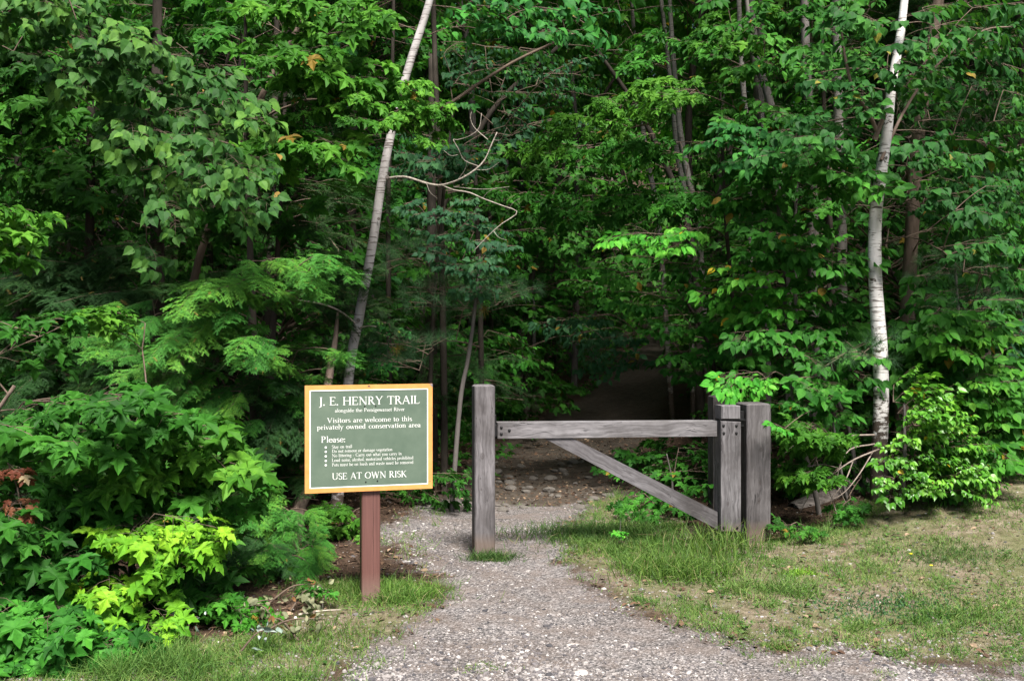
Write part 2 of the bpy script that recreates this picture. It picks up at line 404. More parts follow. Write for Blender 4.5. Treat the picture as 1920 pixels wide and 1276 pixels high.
# ------------------------------------------------------------------ sprays (a fan of twigs with its leaves), origin 0, growing along +X
def make_spray(kind, rg, lo=False):
    mb = MB()
    cfg = {'maple': (.5, .075, .24, .135, MAPLE, .95), 'oval': (.5, .06, .20, .11, OVAL, .9),
           'birch': (.5, .062, .19, .098, BIRCH, 1.5), 'smallbirch': (.45, .045, .16, .064, BIRCH_LO, 1.2)}
    if lo: cfg = {'maple': (.5, .065, .22, .10, MAPLE_LO, .85), 'oval': (.5, .05, .20, .085, OVAL_LO, .8),
           'birch': (.5, .05, .18, .078, BIRCH_LO, 1.4), 'smallbirch': (.45, .035, .16, .05, BIRCH_LO, 1.2)}
    if kind in cfg:
        L, sp, tl, ls, T, dr = cfg[kind]
        if lo: sp *= 1.35
        droop = rg.uniform(.10, .25)
        ph = rg.uniform(0, 6)
        def mp(t): return np.array([t * L, .04 * math.sin(t * 4 + ph) * t, -droop * L * t * t])
        tube(mb, [mp(t) for t in (0, .3, .6, 1)], [.0035, .003, .0022, .001], 3, 1)
        pos = []; tt = []; nn = []; ss = []
        def leaf(p, out, scl):
            t = nrm(out + np.array([0, 0, -1]) * dr * rg.uniform(.3, 1.3) + rg.normal(0, .28, 3))
            n = np.array([.75, 0, .95]) + rg.normal(0, .36, 3)
            pos.append(p + nrm(out) * .025 * scl + np.array([0, 0, -.012])); tt.append(t); nn.append(n); ss.append(ls * scl)
        n = int(L / sp)
        for i in range(1, n + 1):
            t = i / n; p = mp(t)
            for s in (1, -1):
                if rg.random() < .12: continue
                q = tl * (1 - .75 * abs(t - .35)) * rg.uniform(.55, 1.1)
                d = nrm(np.array([.75, s * rg.uniform(.6, 1.1), rg.normal(-.05, .18)]))
                if i < n and rg.random() < .75 and q > .07:
                    e = p + d * q + [0, 0, -q * q * 1.0]
                    if not lo: tube(mb, [p, p + d * q * .5, e], [.0016, .0013, .0007], 3, 1, cap=False)
                    k = max(1, int(q / (sp * 1.15)))
                    for j in range(1, k + 1):
                        pp = p + (e - p) * j / k
                        for s2 in (1, -1):
                            if rg.random() < .2: continue
                            o = nrm(d * .5 + s2 * np.array([-d[1], d[0], 0]) * .9); leaf(pp, o, rg.uniform(.4, 1.1))
                    leaf(e, d, rg.uniform(.7, 1.2))
                else:
                    leaf(p, d, rg.uniform(.45, 1.15))
        leaf(mp(1), np.array([1, 0, 0.]), 1.1)
        tt = np.array(tt); nn = np.array(nn)
        mb.inst(T, np.array(pos), basis(tt, nn), np.array(ss), 0, rg.random(len(pos)))
    elif kind == 'hemlock':
        L = .65; droop = rg.uniform(.15, .55)
        def mp(t): return np.array([t * L, .05 * math.sin(t * 5), -droop * L * t * t])
        tube(mb, [mp(t) for t in (0, .35, .7, 1)], [.005, .004, .0025, .001], 3, 1)
        pos = []; tt = []; nn = []; ss = []
        n = 16 if lo else 24
        for i in range(1, n + 1):
            t = i / n; p = mp(t)
            for s in (1, -1):
                if rg.random() < .1: continue
                q = (.30 * (1 - t) ** .7 * (.35 + t) + .05) * rg.uniform(.6, 1.15)
                d = nrm(np.array([.8, s * rg.uniform(.6, 1.0), rg.normal(-.18, .28)]))
                k = max(1, int(q / (.032 if not lo else .05)))
                for j in range(k + 1):
                    pp = p + d * q * j / (k + 1) + [0, 0, -q * q * (j / (k + 1)) ** 2 * 1.6]
                    for s2 in (1, -1):
                        o = nrm(d + s2 * np.array([-d[1], d[0], 0]) * .75 + [0, 0, -.35 - .4 * j / (k + 1)] + rg.normal(0, .1, 3))
                        pos.append(pp); tt.append(o); nn.append(np.array([.2, 0, 1]) + rg.normal(0, .25, 3)); ss.append((.06 if not lo else .085) * rg.uniform(.6, 1.1))
        v = np.clip(rg.normal(.45, .18, len(pos)), 0, .97)
        mb.inst(HEM_LO if lo else HEM, np.array(pos), basis(np.array(tt), np.array(nn)), np.array(ss), 0, v)
    elif kind == 'pine':
        L = .5
        tube(mb, [(0, 0, 0), (.25, 0, .01), (.5, 0, .05)], [.005, .004, .003], 3, 1)
        pos = []; tt = []
        for t, y, z in ((1, 0, .05), (.8, 0, .03), (.9, .14, .04), (.75, .2, .02), (.85, -.15, .03), (.6, -.2, .0)):
            pos.append((t * L, y * .9, z)); tt.append((1, y * 4, .25))
            tube(mb, [((t - .35) * L, 0, z * .5), (t * L, y * .9, z)], [.003, .002], 3, 1)
        mb.inst(PINE, np.array(pos), basis(np.array(tt, float), np.tile([0, 0, 1.], (6, 1))), np.full(6, .11), 0, rg.random(6) * .9)
    V, F, M, A, S = mb.arrays()
    return V, F, M, A
_rg = np.random.default_rng(11)
SPR = {}
for k_, nvar in (('maple', 6), ('oval', 6), ('birch', 6), ('smallbirch', 4), ('hemlock', 4), ('pine', 1)):
    SPR[k_] = [make_spray(k_, _rg) for _ in range(nvar)]
    if k_ not in ('pine',): SPR[k_ + '_lo'] = [make_spray(k_, _rg, True) for _ in range(4)]

def M_is_leaf(A): return (A != .5)[None]
def put_sprays(mb, kind, pos, dirs, scales, rolls=None, jitter=.25):
    T = SPR[kind]; pos = np.asarray(pos, float); N = len(pos)
    if N == 0: return
    dirs = nrm(dirs); side = nrm(np.cross(np.tile([0, 0, 1.], (N, 1)), dirs)); up = np.cross(dirs, side)
    ro = R.normal(0, .25, N) if rolls is None else rolls
    s2 = side * np.cos(ro)[:, None] + up * np.sin(ro)[:, None]; u2 = np.cross(dirs, s2)
    Rm = np.stack([dirs, s2, u2], -1); ch = R.integers(0, len(T), N)
    for i in range(len(T)):
        w = np.where(ch == i)[0]
        if not len(w): continue
        V, F, M, A = T[i]
        W = np.einsum('nij,kj->nki', Rm[w], V) * np.asarray(scales)[w][:, None, None] + pos[w][:, None, :]
        FF = F[None] + (np.arange(len(w)) * len(V))[:, None, None]
        a = np.clip(A[None] * .6 + R.random((len(w), 1)) ** 1.2 * .5 - .04, 0, .96)
        hsh = (A[None] * 971.3 + R.random((len(w), 1)) * 37.7) % 1.0; a = np.where((hsh > .994) & (M_is_leaf(A)), 1.0, a)
        mb.add(W.reshape(-1, 3), FF.reshape(-1, 3), np.tile(M, len(w)), a.reshape(-1))

# ------------------------------------------------------------------ ground
SIGN_B = G(694, 1136)
def gz(x, y):
    x = np.asarray(x, float); y = np.asarray(y, float)
    z = .30 * sstep(5.0, 7.6, y) * sstep(1.3, 3.8, x)
    z = z + .10 * sstep(-1.4, -3.4, x) * sstep(4.6, 6.4, y)
    far = sstep(8, 11, y)
    z = z + (fbm(x, y, 1.7, 5) - .5) * .16 * (.15 + far) * sstep(5.2, 7, y + np.abs(x) * .2)
    z = z + (fbm(x, y, .35, 9) - .5) * .018
    z = z + .05 * far + .35 * sstep(14, 26, y) + np.maximum(y - 32, 0) * .28
    pth = np.exp(-((x - trail_x(y)) / 1.0) ** 2) * sstep(6.5, 8, y)
    z = z - pth * .05
    return z
def trail_x(y):
    return np.interp(y, [4, 6, 8, 10.6, 13.5, 17, 24, 40], [.2, .0, .15, .45, 1.0, 1.9, 3.5, 6.5])
pp = [(540, 1500), (640, 1276), (690, 1200), (820, 1150), (800, 1085), (725, 1015), (700, 985), (770, 955), (800, 935)]
qq = [(1100, 935), (1060, 985), (1055, 1050), (1110, 1095), (1190, 1145), (1330, 1190), (1500, 1222), (1700, 1238), (1960, 1250), (2600, 1290)]
PATH = [G(*a) for a in pp] + [G(*a) for a in qq] + [np.array([9, 2.0]), np.array([-.9, 2.0])]
LAWN_R = [G(*a) for a in qq[:1]] + [G(1150, 925), G(1370, 1000), G(1460, 1010), np.array([2.3, 7.2]), np.array([3.4, 7.5]), np.array([5.5, 8.6]), np.array([9, 9])] + [np.array([9, 4.0])] + [G(*a) for a in qq[1:][::-1]]
LAWN_L = [np.array(a) for a in [(-3.6, 3.2), (-2.3, 4.25), (-1.75, 4.5), (-1.15, 4.7), (-.95, 5.3), (-.42, 5.5), (-.35, 4.9), (-.62, 4.45), (-.85, 3.9), (-1.0, 3.0)]]
def masks(x, y):
    n = (fbm(x, y, .5, 21) - .5)
    n2 = (fbm(x, y, .12, 31) - .5)
    dp = poly_sd(PATH, x, y) + n * .45 + n2 * .40
    dp = np.where(y < 3.6, np.maximum(dp, 3.6 - y + .2 * n), dp)
    path = sstep(-.13, .13, dp)
    dt = .85 - np.abs(x - trail_x(y)) + n * .5
    dirt = sstep(-.15, .15, dt) * sstep(7.6, 8.4, y + n)
    dg = np.maximum(poly_sd(LAWN_R, x, y), poly_sd(LAWN_L, x, y)) + n * .35 + n2 * .1
    grass = sstep(-.08, .10, dg) * (1 - path)
    return path, dirt, grass
TREES = []     # occupied places
# ------------------------------------------------------------------ build the ground sheets
def grid_mesh():
    xs = np.concatenate([np.linspace(-60, -8, 14)[:-1], np.linspace(-8, -3, 40)[:-1], np.arange(-3, 4.6, .035), np.linspace(4.6, 9, 40)[1:], np.linspace(9, 60, 14)[1:]])
    ys = np.concatenate([np.linspace(-40, 3, 16)[:-1], np.arange(3, 9, .035), np.linspace(9, 20, 110)[1:], np.linspace(20, 120, 50)[1:]])
    return xs, ys
xs, ys = grid_mesh(); XX, YY = np.meshgrid(xs, ys)
ZZ = gz(XX, YY); PM, DM, GM = masks(XX, YY)
# small scale relief: gravel and clods
ZZ = ZZ + (vnoise(XX, YY, .06, 77) - .5) * .012 * (YY < 9)
def ground_mat():
    m, nt, ns, L, pb = new_mat('ground_surface')
    tc = ns.new('ShaderNodeTexCoord')
    def at(n):
        a = ns.new('ShaderNodeAttribute'); a.attribute_name = n; return a.outputs['Fac']
    def noise(s, d=5, r=.6):
        n = ns.new('ShaderNodeTexNoise'); n.inputs['Scale'].default_value = s; n.inputs['Detail'].default_value = d; n.inputs['Roughness'].default_value = r
        L.new(tc.outputs['Object'], n.inputs[0]); return n
    # gravel
    vo = ns.new('ShaderNodeTexVoronoi'); vo.inputs['Scale'].default_value = 105; L.new(tc.outputs['Object'], vo.inputs['Vector'])
    sp = ns.new('ShaderNodeSeparateColor'); L.new(vo.outputs['Color'], sp.inputs[0])
    rg_ = ramp(ns, [(0, (.06, .058, .058)), (.3, (.13, .124, .123)), (.6, (.205, .192, .19)), (.85, (.28, .262, .257)), (1, (.38, .365, .36))]); L.new(sp.outputs[0], rg_.inputs[0])
    n1 = noise(1.3); rr = ramp(ns, [(.35, (.62, .59, .58)), (.7, (1.0, .99, 1.0))]); L.new(n1.outputs[0], rr.inputs[0])
    gravel = mixc(nt, 1, rg_.outputs[0], rr.outputs[0], 'MULTIPLY')
    ncl = noise(5); rcl = ramp(ns, [(.42, (0, 0, 0)), (.62, (1, 1, 1))]); L.new(ncl.outputs[0], rcl.inputs[0])
    gravel = mixc(nt, rcl.outputs[0], gravel, mixc(nt, .6, gravel, (.16, .13, .115)))
    # soil under grass
    n2 = noise(14, 6, .7); rs = ramp(ns, [(.3, (.07, .055, .035)), (.5, (.16, .13, .09)), (.7, (.27, .225, .175))]); L.new(n2.outputs[0], rs.inputs[0])
    n3 = noise(2.2, 4); rm = ramp(ns, [(.42, (0, 0, 0)), (.58, (1, 1, 1))]); L.new(n3.outputs[0], rm.inputs[0])
    soil = mixc(nt, rm.outputs[0], rs.outputs[0], mixc(nt, .5, rs.outputs[0], (.08, .11, .03)))
    # forest litter, brown-red needles and dirt
    n4 = noise(30, 6, .8); rf = ramp(ns, [(.3, (.018, .013, .010)), (.5, (.055, .035, .024)), (.72, (.12, .08, .056))]); L.new(n4.outputs[0], rf.inputs[0])
    n5 = noise(9, 6, .8); rd = ramp(ns, [(.3, (.03, .025, .02)), (.6, (.085, .07, .056)), (.8, (.15, .13, .11))]); L.new(n5.outputs[0], rd.inputs[0])  # trail dirt: colour darkened to carry the shade beyond the gate
    c = mixc(nt, at('dirt'), rf.outputs[0], rd.outputs[0])
    c = mixc(nt, at('grass'), c, soil)
    c = mixc(nt, at('path'), c, gravel)
    L.new(c, pb.inputs['Base Color']); pb.inputs['Roughness'].default_value = .95; pb.inputs['Specular IOR Level'].default_value = .15
    bp = ns.new('ShaderNodeBump'); bp.inputs['Strength'].default_value = .7; bp.inputs['Distance'].default_value = .012
    nb = noise(70, 5, .7); ad = ns.new('ShaderNodeMath'); L.new(nb.outputs[0], ad.inputs[0]); L.new(vo.outputs['Distance'], ad.inputs[1]); L.new(ad.outputs[0], bp.inputs['Height'])
    L.new(bp.outputs[0], pb.inputs['Normal'])
    return m
GMAT = ground_mat()
def ground_sheets():
    ny, nx = XX.shape; idx = np.arange(ny * nx).reshape(ny, nx)
    q = np.stack([idx[:-1, :-1], idx[:-1, 1:], idx[1:, 1:], idx[1:, :-1]], -1).reshape(-1, 4)
    V = np.column_stack([XX.ravel(), YY.ravel(), ZZ.ravel()])
    fp = PM.ravel()[q].mean(1); fd = DM.ravel()[q].mean(1)
    sel = np.where(fp > .5, 1, np.where(fd > .5, 2, 0))
    for k, (nm, lb) in enumerate((('ground', 'ground of thin grass, bare soil and brown forest litter'), ('gravel_path', 'pale grey gravel path and parking edge leading past the gate'), ('dirt_trail', 'dark stony dirt trail curving into the wood'))):
        f = q[sel == k]; used, inv = np.unique(f, return_inverse=True); f = inv.reshape(-1, 4)
        me = bpy.data.meshes.new(nm)
        me.vertices.add(len(used)); me.vertices.foreach_set('co', V[used].astype(np.float32).ravel())
        me.loops.add(f.size); me.loops.foreach_set('vertex_index', f.astype(np.int32).ravel())
        me.polygons.add(len(f)); me.polygons.foreach_set('loop_start', np.arange(0, f.size, 4, dtype=np.int32))
        me.update(calc_edges=True); me.polygons.foreach_set('use_smooth', np.ones(len(f), bool))
        for n_, A_ in (('path', PM), ('dirt', DM), ('grass', GM)):
            a = me.attributes.new(n_, 'FLOAT', 'POINT'); a.data.foreach_set('value', A_.ravel()[used].astype(np.float32))
        me.materials.append(GMAT)
        o = bpy.data.objects.new(nm, me); COL.objects.link(o); tag(o, lb, None, None, 'structure')
ground_sheets()

# loose stones on the gravel
def stone_T(seed):
    rg = np.random.default_rng(seed)
    th = np.arange(5) / 5 * 6.283; V = [(0, 0, .5)]
    for z, r in ((.22, .75), (-.25, .95)):
        for t in th + rg.uniform(0, 1): V.append((math.cos(t) * r * rg.uniform(.75, 1.2), math.sin(t) * r * rg.uniform(.75, 1.2), z + rg.uniform(-.12, .12)))
    F = []
    for k in range(5):
        k2 = (k + 1) % 5; F += [(0, 1 + k, 1 + k2), (1 + k, 6 + k, 6 + k2), (1 + k, 6 + k2, 1 + k2)]
    return np.array(V), np.array(F)
STONES = [stone_T(i) for i in range(6)]
M_STONE = var_mat('stone_colours', [(0, (.04, .04, .045)), (.3, (.12, .11, .115)), (.55, (.19, .175, .172)), (.8, (.25, .23, .222)), (.95, (.33, .31, .30)), (1, (.47, .45, .44))])
def scatter_gravel():
    n = 150000; y = 3.7 + R.random(n) ** 1.5 * 5.2; x = R.uniform(-.62, .62, n) * y * 1.03
    p, d, g = masks(x, y); cl = fbm(x, y, .35, 61)
    prob = p * (.25 + .9 * sstep(.35, .65, cl)) * np.where(y < 4.5, 1.0, .75) + .05 * g + .25 * g * sstep(5.0, 4.3, y) + .05 * (1 - p)
    wear = 1 - .6 * np.exp(-((x - .05 - .12 * (6 - y)) / .30) ** 2) * sstep(4.2, 4.9, y); k = R.random(n) < prob * .8 * wear; x, y = x[k], y[k]; cl = cl[k]; N = len(x)
    s = np.exp(R.normal(math.log(.0052), .45, N)) * (1 + .35 * sstep(.5, .75, cl)); s = np.clip(s, .003, .026)
    an = R.uniform(0, 6.283, N); Rm = np.zeros((N, 3, 3)); Rm[:, 0, 0] = np.cos(an); Rm[:, 0, 1] = -np.sin(an); Rm[:, 1, 0] = np.sin(an); Rm[:, 1, 1] = np.cos(an); Rm[:, 2, 2] = 1
    Z = gz(x, y) + (vnoise(x, y, .06, 77) - .5) * .012; mb = MB(); ch = R.integers(0, 6, N)
    pos = np.column_stack([x, y, Z + s * .1]); S3 = np.column_stack([s, s * R.uniform(.6, 1, N), s * R.uniform(.5, .9, N)])
    for i in range(6):
        w = ch == i; mb.inst(STONES[i], pos[w], Rm[w], S3[w], 0, R.random(w.sum()))
    tag(mb.build('gravel', M_STONE), 'loose grey and pinkish gravel stones strewn over the path', 'gravel', None, 'stuff')
scatter_gravel()

# grass blades
def blade_T(seed, bend):
    V = [(0, -.5, 0), (0, .5, 0), (bend * .25, -.42, .5), (bend * .25, .42, .5), (bend, 0, 1 - bend * .35)]
    return np.array(V) * [1, 1, 1], np.array([(0, 1, 3), (0, 3, 2), (2, 3, 4)])
BL = [blade_T(0, b) for b in (.15, .4, .7, .95)]
def blades(mb, x, y, h, w, z=None, a=None, lean=.35):
    N = len(x)
    if N == 0: return
    an = R.uniform(0, 6.283, N); ln = R.normal(0, lean, (N, 2))
    ax = np.column_stack([np.cos(an), np.sin(an), np.zeros(N)])
    up = nrm(np.column_stack([ln, np.ones(N)])); b = nrm(np.cross(up, ax)); ax = np.cross(b, up)
    Rm = np.stack([ax, b, up], -1); z = gz(x, y) - .003 if z is None else z; pos = np.column_stack([x, y, z]); ch = R.integers(0, 4, N)
    S3 = np.column_stack([h, w, h]); a = R.random(N) if a is None else a
    for i in range(4):
        q = ch == i; mb.inst(BL[i], pos[q], Rm[q], S3[q], 0, a[q])
M_GRASS = leaf_mat('grass_blades', (.06, .13, .022), (.11, .21, .032), (.19, .31, .055), odd=(.34, .28, .15), oddp=.93, trans=.3, rough=.55)
M_DRY = leaf_mat('lawn_blades', (.07, .155, .026), (.13, .235, .045), (.25, .31, .09), odd=(.36, .31, .17), oddp=.87, trans=.25, rough=.6)
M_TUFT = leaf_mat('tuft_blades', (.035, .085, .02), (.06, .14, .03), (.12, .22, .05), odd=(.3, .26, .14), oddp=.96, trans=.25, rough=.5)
def scatter_grass():
    n = 330000; y = 3.9 + R.random(n) * 5.4; x = R.uniform(-.60, .60, n) * y * 1.05
    p, d, g = masks(x, y); q = fbm(x, y, .45, 91); q2 = fbm(x, y, .13, 95)
    dens = g * sstep(.40, .60, q * .5 + q2 * .5) * .92 + .04 * g
    edge = p * (1 - p) * 1.2
    dens = dens + edge * .3 + p * sstep(.55, .66, q2) * .45 * sstep(.75, .1, poly_sd(PATH, x, y)) * ((x > .9) | (x < -.5))
    k = R.random(n) < dens; x, y, q, g = x[k], y[k], q[k], g[k]
    h = R.uniform(.012, .034, len(x)) * (1 + .9 * sstep(.5, .7, q)); a = np.clip(R.random(len(x)) * .85 + .25 * (1 - sstep(.30, .56, fbm(x, y, .8, 391))), 0, 1)
    left = x < -.2; cl_ = sstep(.58, .78, vnoise(x, y, .11, 777)); h = h * (1 + 1.6 * cl_); a = np.clip(a - .35 * cl_, 0, 1); h = np.where(left, h * 1.3, h)
    mb = MB(); blades(mb, x, y, h, np.full(len(x), .0032), a=a, lean=.6)
    tag(mb.build('grass', M_DRY), 'short patchy grass, part green and part straw, beside the gravel', 'grass', None, 'stuff')
scatter_grass()
# small broad-leaved weeds lying in the lawn
M_WEED = leaf_mat('weed_leaves', (.035, .09, .02), (.06, .14, .03), (.11, .22, .05), trans=.25)
def scatter_weeds():
    n = 14000; y = 4.2 + R.random(n) * 4.2; x = R.uniform(-.6, .6, n) * y
    p, d, g = masks(x, y); q = fbm(x, y, .3, 191)
    k = R.random(n) < g * (.12 + .88 * sstep(.52, .62, q)); x, y = x[k], y[k]; N = len(x)
    an = R.uniform(0, 6.28, N); t = np.column_stack([np.cos(an), np.sin(an), R.uniform(-.1, .5, N)]); nn = np.column_stack([R.normal(0, .25, (N, 2)), np.ones(N)])
    mb = MB(); mb.inst(OVAL_LO, np.column_stack([x, y, gz(x, y) + R.uniform(.006, .025, N)]), basis(t, nn), R.uniform(.01, .034, N), 0)
    tag(mb.build('ground_cover', M_WEED), 'low clover-like weeds spread through the lawn', 'ground cover', None, 'stuff')
scatter_weeds()
# litter on the forest floor: fallen needles, twigs and leaf scraps
M_LITTER = var_mat('litter_colours', [(0, (.03, .018, .012)), (.4, (.07, .04, .026)), (.75, (.14, .085, .052)), (1, (.30, .22, .15))])
def scatter_litter():
    n = 60000; y = 4.4 + R.random(n) * 8; x = R.uniform(-.62, .62, n) * y
    p, d, g = masks(x, y); k = R.random(n) < (1 - p) * (1 - g * .85) * .8; x, y = x[k], y[k]; N = len(x)
    an = R.uniform(0, 6.28, N); t = np.column_stack([np.cos(an), np.sin(an), R.normal(0, .25, N)]); nn = np.column_stack([R.normal(0, .4, (N, 2)), np.ones(N)])
    s = R.uniform(.02, .05, N); lf = R.random(N) < .25; mb = MB()
    mb.inst(OVAL_LO, np.column_stack([x, y, gz(x, y) + .008])[lf], basis(t, nn)[lf], s[lf], 0)
    q = ~lf; mb.inst(blade_T(0, .3), np.column_stack([x, y, gz(x, y) + .006])[q], basis(nn, t)[q], np.column_stack([s * 1.3, np.full(N, .0035), s * 1.3])[q], 0)
    tag(mb.build('leaf_litter', M_LITTER), 'brown needles and dead leaves covering the forest floor', 'leaf litter', None, 'stuff')
scatter_litter()

def tuft(name, label, x, y, n, r, h, mat, group=None, cat='grass tuft', w=.004, lean=.45):
    t = R.normal(0, r, (n, 2)); X = x + t[:, 0]; Y = y + t[:, 1] * .7
    mb = MB(); blades(mb, X, Y, R.uniform(.4, 1, n) * h, np.full(n, w), lean=lean)
    o = mb.build(name, mat, None, (x, y, float(gz(x, y)))); tag(o, label, cat, group); return o

# ------------------------------------------------------------------ gate, posts, sign
M_PW = wood_mat('post_wood', 2, (.055, .048, .048), (.21, .195, .20))
M_BEAM = wood_mat('beam_wood', 0, (.062, .058, .06), (.215, .208, .215))
M_DARKW = wood_mat('back_post_wood', 2, (.035, .03, .03), (.11, .10, .105))
M_STEEL = plain('black_iron', (.012, .012, .013), .45, .3, .4, 60)
GA = math.radians(13.0)
AXG = np.array([[math.cos(GA), math.sin(GA), 0], [-math.sin(GA), math.cos(GA), 0], [0, 0, 1.]])   # rows: along gate, away from camera, up
def lp(o, x, y, z): return np.array(o) + x * AXG[0] + y * AXG[1] + z * AXG[2]

def post(name, label, uf0, uf1, vtop, Y, depth, mat, knots=(), group=None, grass=True):
    """square chamfered timber post; front face between pixel columns uf0..uf1 at depth Y"""
    a = P(uf0, vtop, Y); w = (uf1 - uf0) / FPX * Y / math.cos(GA)
    gzb = float(gz(a[0], Y)); top = a[2]; org = np.array([a[0], a[1], gzb])
    e = thing(name, label, 'post', org, group); H = top - gzb
    mb = MB(); box(mb, np.array([0, 0, 0]) + AXG[0] * w / 2 + AXG[1] * depth / 2 + AXG[2] * (H / 2 - .06), (w, depth, H + .12), AXG, 0, .009)
    V = np.concatenate(mb.V)
    ob = mb.build('timber', mat, e)
    # bevelled cap edges: pull the top ring in
    for v in ob.data.vertices:
        if v.co.z > H - .002:
            c = AXG[0] * w / 2 + AXG[1] * depth / 2; v.co.x = c[0] + (v.co.x - c[0]) * .90; v.co.y = c[1] + (v.co.y - c[1]) * .90
    return e, org, w, H

M_PL = wood_mat('left_post_wood', 2, (.05, .046, .047), (.185, .176, .182), knots=((.07, 0, .60, .018), (.05, 0, .63, .02), (.04, 0, .42, .008), (.035, 0, .5, .008)))
M_PR = wood_mat('right_post_wood', 2, (.032, .029, .029), (.125, .118, .12), knots=((.10, .02, .62, .016), (.09, .02, .4, .018), (.08, .02, .28, .016), (.1, .02, .8, .01)))
lpost, lorg, lw, lH = post('gate_post', 'tall grey weathered timber post standing alone in the gravel with grass at its foot', 890.5, 928.5, 722, 6.2, .11, M_PL)
rpost, rorg, rw, rH = post('gate_post', 'thick grey timber post with knots that carries the gate hinges', 1401, 1449, 757, 6.6, .18, M_PR)
bpost, borg, bw, bH = post('stop_post', 'darker thin timber post rising just behind the gate upright', 1338, 1365, 742, 7.35, .11, M_DARKW)
mb = MB(); mb_c = lp((0, 0, 0), lw + .004, .05, 0)
# latch plate on left post
zt = P(930, 797, 6.2)[2]
box(mb, lp((0, 0, 0), lw + .006, .05, zt - .0 - lorg[2]), (.012, .05, .12), AXG, 0, .002)
mb.build('latch_plate', M_STEEL, lpost)

# the gate leaf (origin at foot of the hinge stile)
gL = P(933, 806, 6.245); stl = P(1348, 900, 6.56)
gdir = nrm(np.array([stl[0] - gL[0], stl[1] - gL[1], 0])); GB = math.atan2(gdir[1], gdir[0])
AXB = np.array([[math.cos(GB), math.sin(GB), 0], [-math.sin(GB), math.cos(GB), 0], [0, 0, 1.]])
gate_org = np.array([stl[0], stl[1], 0.0])
def ip(u, v):
    """point where the sight line of the photo's pixel meets the plane of the gate's front face, as (along, up)"""
    d = np.array([(u - 960) / FPX, 1, -(v - HZ) / FPX]); n = AXB[1]; t = np.dot(gate_org - [0, 0, EYE], n) / np.dot(d, n)
    p = np.array([0, 0, EYE]) + d * t - gate_org; return float(np.dot(p, AXB[0])), float(p[2])
gate = thing('swing_gate', 'grey timber swing gate with one long bar and a slanting brace', 'gate', gate_org)
def prism(mb, poly, y0, y1, ax, m=0, bev=.004):
    """polygon in (along, up), extruded from y0 to y1 with a small chamfer on the front edge"""
    poly = np.array(poly, float); n = len(poly); c = poly.mean(0)
    ins = c + (poly - c) * (1 - bev / np.linalg.norm(poly - c, axis=1, keepdims=True))
    def to3(q, y): return q[:, :1] * ax[0] + q[:, 1:] * ax[2] + y * ax[1]
    V = np.vstack([to3(ins, y0), to3(poly, y0 + bev), to3(poly, y1 - bev), to3(ins, y1)]); F = []
    for r in range(3):
        for k in range(n):
            k2 = (k + 1) % n; F += [(r * n + k, r * n + k2, (r + 1) * n + k2), (r * n + k, (r + 1) * n + k2, (r + 1) * n + k)]
    for k in range(1, n - 1): F += [(0, k + 1, k), (3 * n, 3 * n + k, 3 * n + k + 1)]
    mb.add(V, F, m)
mb = MB(); prism(mb, [ip(933, 792), ip(933, 822), ip(1345, 817.5), ip(1345, 789)], .0, .09, AXB); bar_o = mb.build('bar', M_BEAM, gate)
mb = MB(); prism(mb, [ip(1014, 816), ip(1026, 824), ip(1347.5, 993), ip(1347.5, 960), ip(1073, 820.2), ip(1040, 820.6)], .012, .082, AXB); br = mb.build('brace', wood_mat('brace_wood', 0, (.046, .043, .045), (.155, .148, .155)), gate)
# make the brace's grain run along its length: rotate object space
a0, a1 = np.array(ip(1044, 820)), np.array(ip(1348, 976)); ang = math.atan2(a1[1] - a0[1], a1[0] - a0[0])
from mathutils import Matrix
rotm = Matrix.Rotation(GB, 4, 'Z') @ Matrix.Rotation(-ang, 4, 'Y')
br.data.transform(rotm.inverted()); br.matrix_local = rotm
bm_ = bar_o
r0 = Matrix.Rotation(GB, 4, 'Z'); bm_.data.transform(r0.inverted()); bm_.matrix_local = r0
M_STI = wood_mat('stile_wood', 2, (.045, .042, .044), (.17, .164, .17), knots=((.055, 0, .27, .012),))
mb = MB(); prism(mb, [ip(1349.5, 788.5), ip(1349.5, 995), ip(1387, 995.5), ip(1387, 790)], -.018, .10, AXB); stile_o = mb.build('stile', M_STI, gate)
mb = MB(); prism(mb, [ip(1351, 760), ip(1351, 785), ip(1387, 785), ip(1387, 760)], -.016, .10, AXB, bev=.008); mb.build('stile_head', M_STI, gate)
mb = MB(); prism(mb, [ip(1349.5, 785.3), ip(1349.5, 788.2), ip(1398, 788.2), ip(1398, 785.3)], .0, .07, AXB, bev=.0008)
prism(mb, [ip(1391, 771), ip(1391, 800), ip(1397.5, 800), ip(1397.5, 771)], .02, .05, AXB, bev=.002); mb.build('hinge', M_STEEL, gate)
mb = MB(); prism(mb, [ip(1356, 995.9), ip(1356, 998.6), ip(1398, 998.6), ip(1398, 995.9)], .0, .07, AXB, bev=.0008)
prism(mb, [ip(1390, 984), ip(1390, 1000), ip(1398, 1000), ip(1398, 984)], .02, .05, AXB, bev=.002); mb.build('hinge', M_STEEL, gate)
mb = MB(); prism(mb, [ip(1389.5, 800.5), ip(1389.5, 983.5), ip(1393, 983.5), ip(1393, 800.5)], .03, .05, AXB, bev=.001); mb.build('hinge_rod', M_STEEL, gate)
for (u, v) in ((1354.5, 797), (1378.5, 797), (1355, 811), (1378.5, 811), (1355, 987.5), (1380, 987.5), (940, 801), (940, 813), (955, 806.5)):
    q = ip(u, v); mb = MB(); f = -.018 if u > 1300 else 0.0
    disc(mb, q[0] * AXB[0] + q[1] * AXB[2] + f * AXB[1], .0098, .005, AXB, 10, 0, .003); bo = mb.build('bolt', M_STEEL, stile_o if u > 1300 else bar_o)
    if u < 1300: bo.matrix_parent_inverse = r0.inverted()
mb = MB(); q0 = ip(930, 794); q1 = ip(930, 815)
